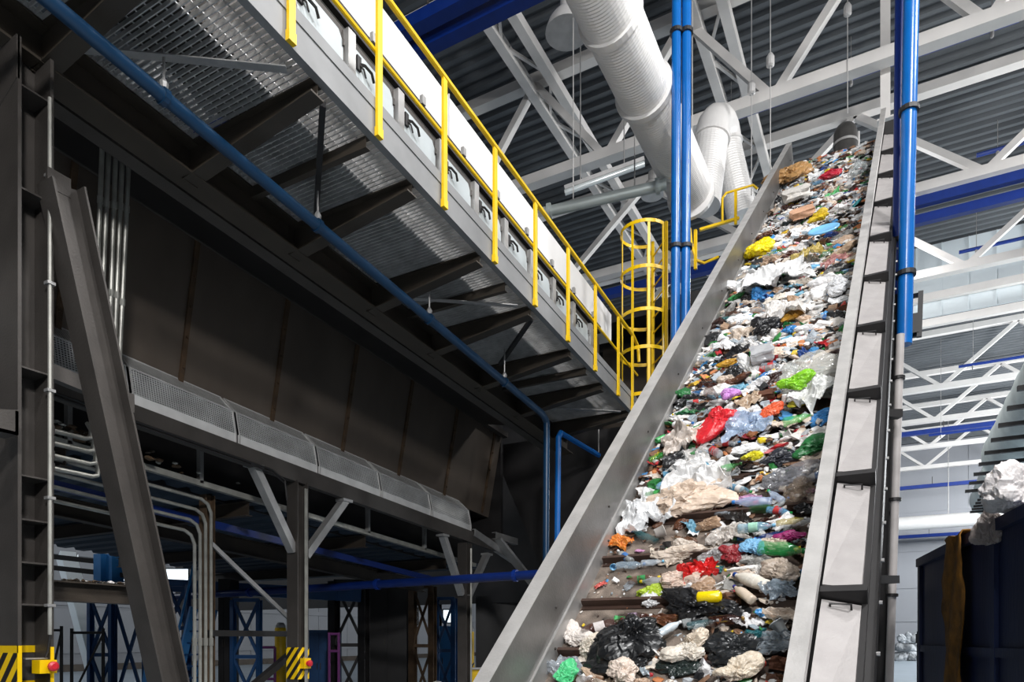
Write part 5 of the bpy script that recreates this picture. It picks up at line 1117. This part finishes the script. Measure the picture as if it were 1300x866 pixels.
def add_random(u, t, big):
    kind = random.choices(['crumpled_bag', 'plastic_film', 'plastic_bottle', 'crushed_carton', 'drink_can', 'plastic_tub', 'paper_scrap'], [30, 24, 24, 8, 4, 6, 16])[0]
    cn = random.choices(CN, CWT)[0]
    if kind == 'plastic_bottle': cn = random.choices(['clear', 'brown', 'green', 'blue', 'white', 'teal'], [34, 26, 14, 14, 10, 3])[0]
    if kind == 'drink_can': cn = random.choice(['grey', 'red', 'blue', 'green', 'yellow', 'white'])
    hx = random.choice(NAMES[cn]); rz = random.gauss(0, .55) + random.choice((0, math.pi)); b = bed(u, t); s = random.uniform(.6, 1.25) * big
    if cn in ('red', 'yellow', 'orange', 'pink', 'teal'): s *= .62
    if kind == 'crumpled_bag':
        w = .23 * s; sz = (w, w * random.uniform(.4, .8), w * random.uniform(.3, .6)); o = new_item(kind, random.choice(BAGS), pm(hx, 'bin' if cn == 'black' else 'clear' if cn == 'clear' else 'film'), u, t, b + .3 * sz[2], sz, rz, (random.uniform(-.4, .4), random.uniform(-.4, .4)))
    elif kind == 'plastic_film':
        w = .31 * s; sz = (w, w * random.uniform(.35, .8), w * random.uniform(.3, .6)); o = new_item(kind, random.choice(FILMS), pm(hx, 'bin' if cn == 'black' else 'clear' if cn == 'clear' else 'film'), u, t, b + .02, sz, rz, (random.uniform(-.3, .5), random.uniform(-.3, .3)))
    elif kind == 'plastic_bottle':
        i = random.randrange(6); Lb = random.uniform(.2, .32); fin = 'gloss' if cn == 'white' else 'clear'
        o = bottle(i, hx, fin, u, t, b + .045, Lb, rz, random.choice(['e8e8e8', '2a70c0', 'c02020', '1a8a40', 'e0c020']), random.choice([None, None, 'e4e0dc', 'c03030', '3a70b0', '2a8a4a']), (random.uniform(0, 6), random.uniform(-.35, .35)), parts=t < 5.5)
    elif kind == 'crushed_carton': sz = (.16 * s, .11 * s, .05 * s); o = new_item(kind, random.choice(BOXES), pm(hx, 'paper'), u, t, b + .03, sz, rz, (random.uniform(-.5, .5), random.uniform(-.5, .5)))
    elif kind == 'drink_can': o = new_item(kind, random.choice(CANS), pm(hx, 'metal' if cn == 'grey' else 'gloss'), u, t, b + .04, (.13, .13, .13), rz, (random.uniform(0, 6), random.uniform(-.4, .4)))
    elif kind == 'plastic_tub': o = new_item(kind, random.choice(TUBS), pm(hx, 'gloss'), u, t, b + .05, (.13 * s, .13 * s, .13 * s), rz, (random.uniform(0, 6), random.uniform(-.8, .8)))
    else: o = new_item(kind, random.choice(SCRAPS), pm(hx, 'paper'), u, t, b + .03, (.16 * s, .16 * s, .16 * s), rz, (random.uniform(-.5, .7), random.uniform(-.5, .5)))
    word = 'small ' if s < .85 * big else 'large ' if s > 1.12 * big else ''
    st = 'glossy ' if cn == 'black' else ''
    for i in range(12):
        l = f'{word}{cn} {KW[kind]} {where(u, t, i)}'
        if l not in used: break
    used.add(l); tag(o, l, CATS[kind], GRP[kind]); return o
def far_enough(u, t, lst, r):
    return all((u - a) ** 2 + (t - b) ** 2 > r * r for a, b in lst)
placed = [(l[1], l[2]) for l in LAND]
def scatter(n, u0, u1, t0, t1, big, r):
    k = 0
    for _ in range(n * 12):
        if k >= n: break
        u, t = random.uniform(u0, u1), random.uniform(t0, t1)
        if far_enough(u, t, placed, r): placed.append((u, t)); add_random(u, t, big); k += 1
scatter(75, .06, WB - .08, 1.75, 4.2, 1.0, .13)
scatter(175, .06, WB - .08, 3.0, 7.5, 1.0, .12)
scatter(170, .06, WB - .1, 7.5, 12, 1.05, .13)
scatter(150, .1, WB - .1, 12, 15.9, .8, .13)
scatter(52, .7, WB - .1, -.1, 1.7, .8, .10)
scatter(26, .1, .8, .2, 1.75, .5, .13)
scatter(75, .12, WB - .1, -2.0, -.15, .85, .11)
# ---- refuse bed: uncountable small scraps on a lumpy base, one object of stuff
random.seed(5)
m = MB(); nu, nt_ = 26, 220; vs = []
for j in range(nt_ + 1):
    for i in range(nu + 1):
        u, t = .01 + (WB - .02) * i / nu, -2.4 + (16.05 + 2.4) * j / nt_
        h_ = bed(u, t); vs.append(cv(u, t, (h_ * .8 + .05 * noise.noise((u * 6, t * 6, 0)) - .02) if h_ > .035 else -.03))
m.add(vs, [(j * (nu + 1) + i, j * (nu + 1) + i + 1, (j + 1) * (nu + 1) + i + 1, (j + 1) * (nu + 1) + i) for j in range(nt_) for i in range(nu)], 0)
pal = [pm('5a4a40', 'paper')] + [pm(h, f) for h, f in (('f0eeec', 'film'), ('e0dad4', 'film'), ('d4c4b4', 'film'), ('3a2a22', 'film'), ('1c1c1e', 'bin'), ('7a5a44', 'paper'), ('b8bcc0', 'film'), ('2f7a3c', 'film'), ('4a90c8', 'film'), ('b82830', 'film'), ('d8b830', 'film'), ('c88050', 'paper'), ('94a0a8', 'film'))]
wts = [27, 17, 14, 15, 9, 10, 10, 4, 5, 4, 3, 5, 7]
icos = []
for s in range(10):
    bm = bmesh.new(); bmesh.ops.create_icosphere(bm, subdivisions=2 if s > 5 else 1, radius=1); o_ = V((s * 7.1, 2, 3))
    icos.append(([v.co * (1 + .8 * noise.noise(v.co * 1.6 + o_)) for v in bm.verts], [[v.index for v in f.verts] for f in bm.faces])); bm.free()
def scrap(u, t, r, dn=.0):
    vs0, fs0 = random.choice(icos); e = Matrix.Rotation(random.uniform(0, 6.28), 3, NN) @ Matrix.Rotation(random.uniform(-.7, .7), 3, SS)
    sc = V((random.uniform(.5, 1.6), random.uniform(.4, 1.1), random.uniform(.12, .5))) * r
    c = cv(u, t, bed(u, t) + random.uniform(-.02, .04) + dn)
    F3 = FR.to_3x3(); m.add([c + e @ (F3 @ V((p.x * sc.x, p.y * sc.y, p.z * sc.z))) for p in vs0], fs0, random.choices(range(1, 14), wts)[0])
for _ in range(6200):
    t = 1.7 + 14.3 * random.random(); u = random.uniform(.03, WB - .03); scrap(u, t, random.uniform(.025, .075) * (1 + t * .015))
for _ in range(420): scrap(random.uniform(.9, WB - .03), random.uniform(-2.3, 1.7), random.uniform(.012, .05))
for _ in range(420): scrap(random.uniform(.05, WB - .05), random.uniform(-2.3, -.3), random.uniform(.012, .05))
for _ in range(260): scrap(random.uniform(.02, WB - .05), random.uniform(-.4, 1.75), random.uniform(.006, .02))
o = m.build('mixed_refuse', pal); tag(o, 'bed of small mixed waste scraps covering the inclined belt', 'refuse', None, 'stuff')
# ---- white bags hanging over the container rim
def hang_bag(px, py, wpx, hpx, d, seed, label, col='d8d2ce'):
    q = at(px, py, d); me = crumple_mesh(seed, 5, .9, 'plastic_bag'); o = bpy.data.objects.new('plastic_bag', me); COL.objects.link(o)
    o.material_slots[0].link = 'OBJECT'; o.material_slots[0].material = pm(col, 'film'); w = wpx * d / FPX; h = hpx * d / FPX
    o.matrix_world = Matrix.Translation(q) @ Matrix.Rotation(YAW, 4, 'Z') @ Matrix.Diagonal((w, w * .7, h * 1.2, 1)); tag(o, label, 'plastic bag', 'bags on the blue container'); return o
dS = (on_side(1290, 645) - EYEP).dot(FW)
hang_bag(1290, 626, 62, 50, dS + .15, 2001, 'white torn bag sticking up over the rim of the blue container', 'e6e0de')
dS = (on_side(1258, 675) - EYEP).dot(FW)
hang_bag(1258, 672, 34, 48, dS - .03, 2002, 'dusty grey bag hanging down the side of the blue container', 'a89c96')
# ---- bales at the far end
random.seed(9)
for r_ in range(3):
    for c_ in range(5):
        q = at(1146 + 9 * c_, 866, 52); x, y = q.x - 1.0 + .1 * r_, q.y; w = .62
        me = crumple_mesh(3000 + r_ * 5 + c_, 4, .5, 'waste_bale'); o = bpy.data.objects.new('waste_bale', me); COL.objects.link(o)
        o.material_slots[0].link = 'OBJECT'; o.material_slots[0].material = pm(('a0a4a8', '86898c', 'b4b8bc')[(r_ + c_) % 3], 'paper')
        o.location = (q.x, q.y, .3 + .66 * r_); o.scale = (.85, .9, .95)
        tag(o, '%s, %s beside the grey riser' % (('pale floor bale', 'pale second-layer bale', 'pale top bale')[r_], ('first from left', 'second from left', 'third from left', 'fourth from left', 'fifth from left')[c_]), 'bale', 'far waste bales')
# ------------------------------------------------------------------ light
def area(name, loc, target, size, power, col=(1, 1, 1)):
    l = bpy.data.lights.new(name, 'AREA'); l.shape = 'DISK'; l.size = size; l.energy = power; l.color = col
    o = bpy.data.objects.new(name, l); COL.objects.link(o); o.location = loc
    o.rotation_euler = (V(target) - V(loc)).to_track_quat('-Z', 'Y').to_euler(); return o
area('unseen_hall_light', (4.5, 3, 15), (-1.5, 8, 4), 1.6, 1250)
area('unseen_hall_light', (6.5, 11, 15), (-2, 12, 7), 1.6, 1000)
area('unseen_hall_light', (2, -4, 14), (-3, 8, 4), 1.6, 780)  # front fill added behind the camera, aimed at the conveyor
area('unseen_hall_light', (11, 22, 15), (0, 24, 10), 2, 1150)
for y in (34, 44, 54, 64): area('unseen_hall_light', (14.5, y, 12), (0, y + 2, 9), 2.5, 3300, (.95, .98, 1))
area('unseen_hall_light', (4.5, -3.5, 7.6), (-6.5, 7, 4.2), 1.2, 1050)
area('unseen_hall_light', (-2, 30, 16.5), (5, 30, 7), 1.2, 900)  # added light, hidden behind the conveyor, to brighten the big grey duct
area('unseen_hall_light', (-31, 6, 12), (-33, 22, 2), 2, 1100, (.9, .95, 1))  # added out of view to brighten the left wall
area('unseen_hall_light', (-24, 2, 7), (-16, 18, 0), 2, 90, (.8, .9, 1))
w = bpy.data.worlds.new('world'); scene.world = w; w.use_nodes = True
w.node_tree.nodes['Background'].inputs[0].default_value = (.8, .9, 1, 1); w.node_tree.nodes['Background'].inputs[1].default_value = .012
vs_ = scene.view_settings; vs_.view_transform = 'Standard'; vs_.look = 'None'; vs_.exposure = 0; vs_.gamma = 1; vs_.use_curve_mapping = False
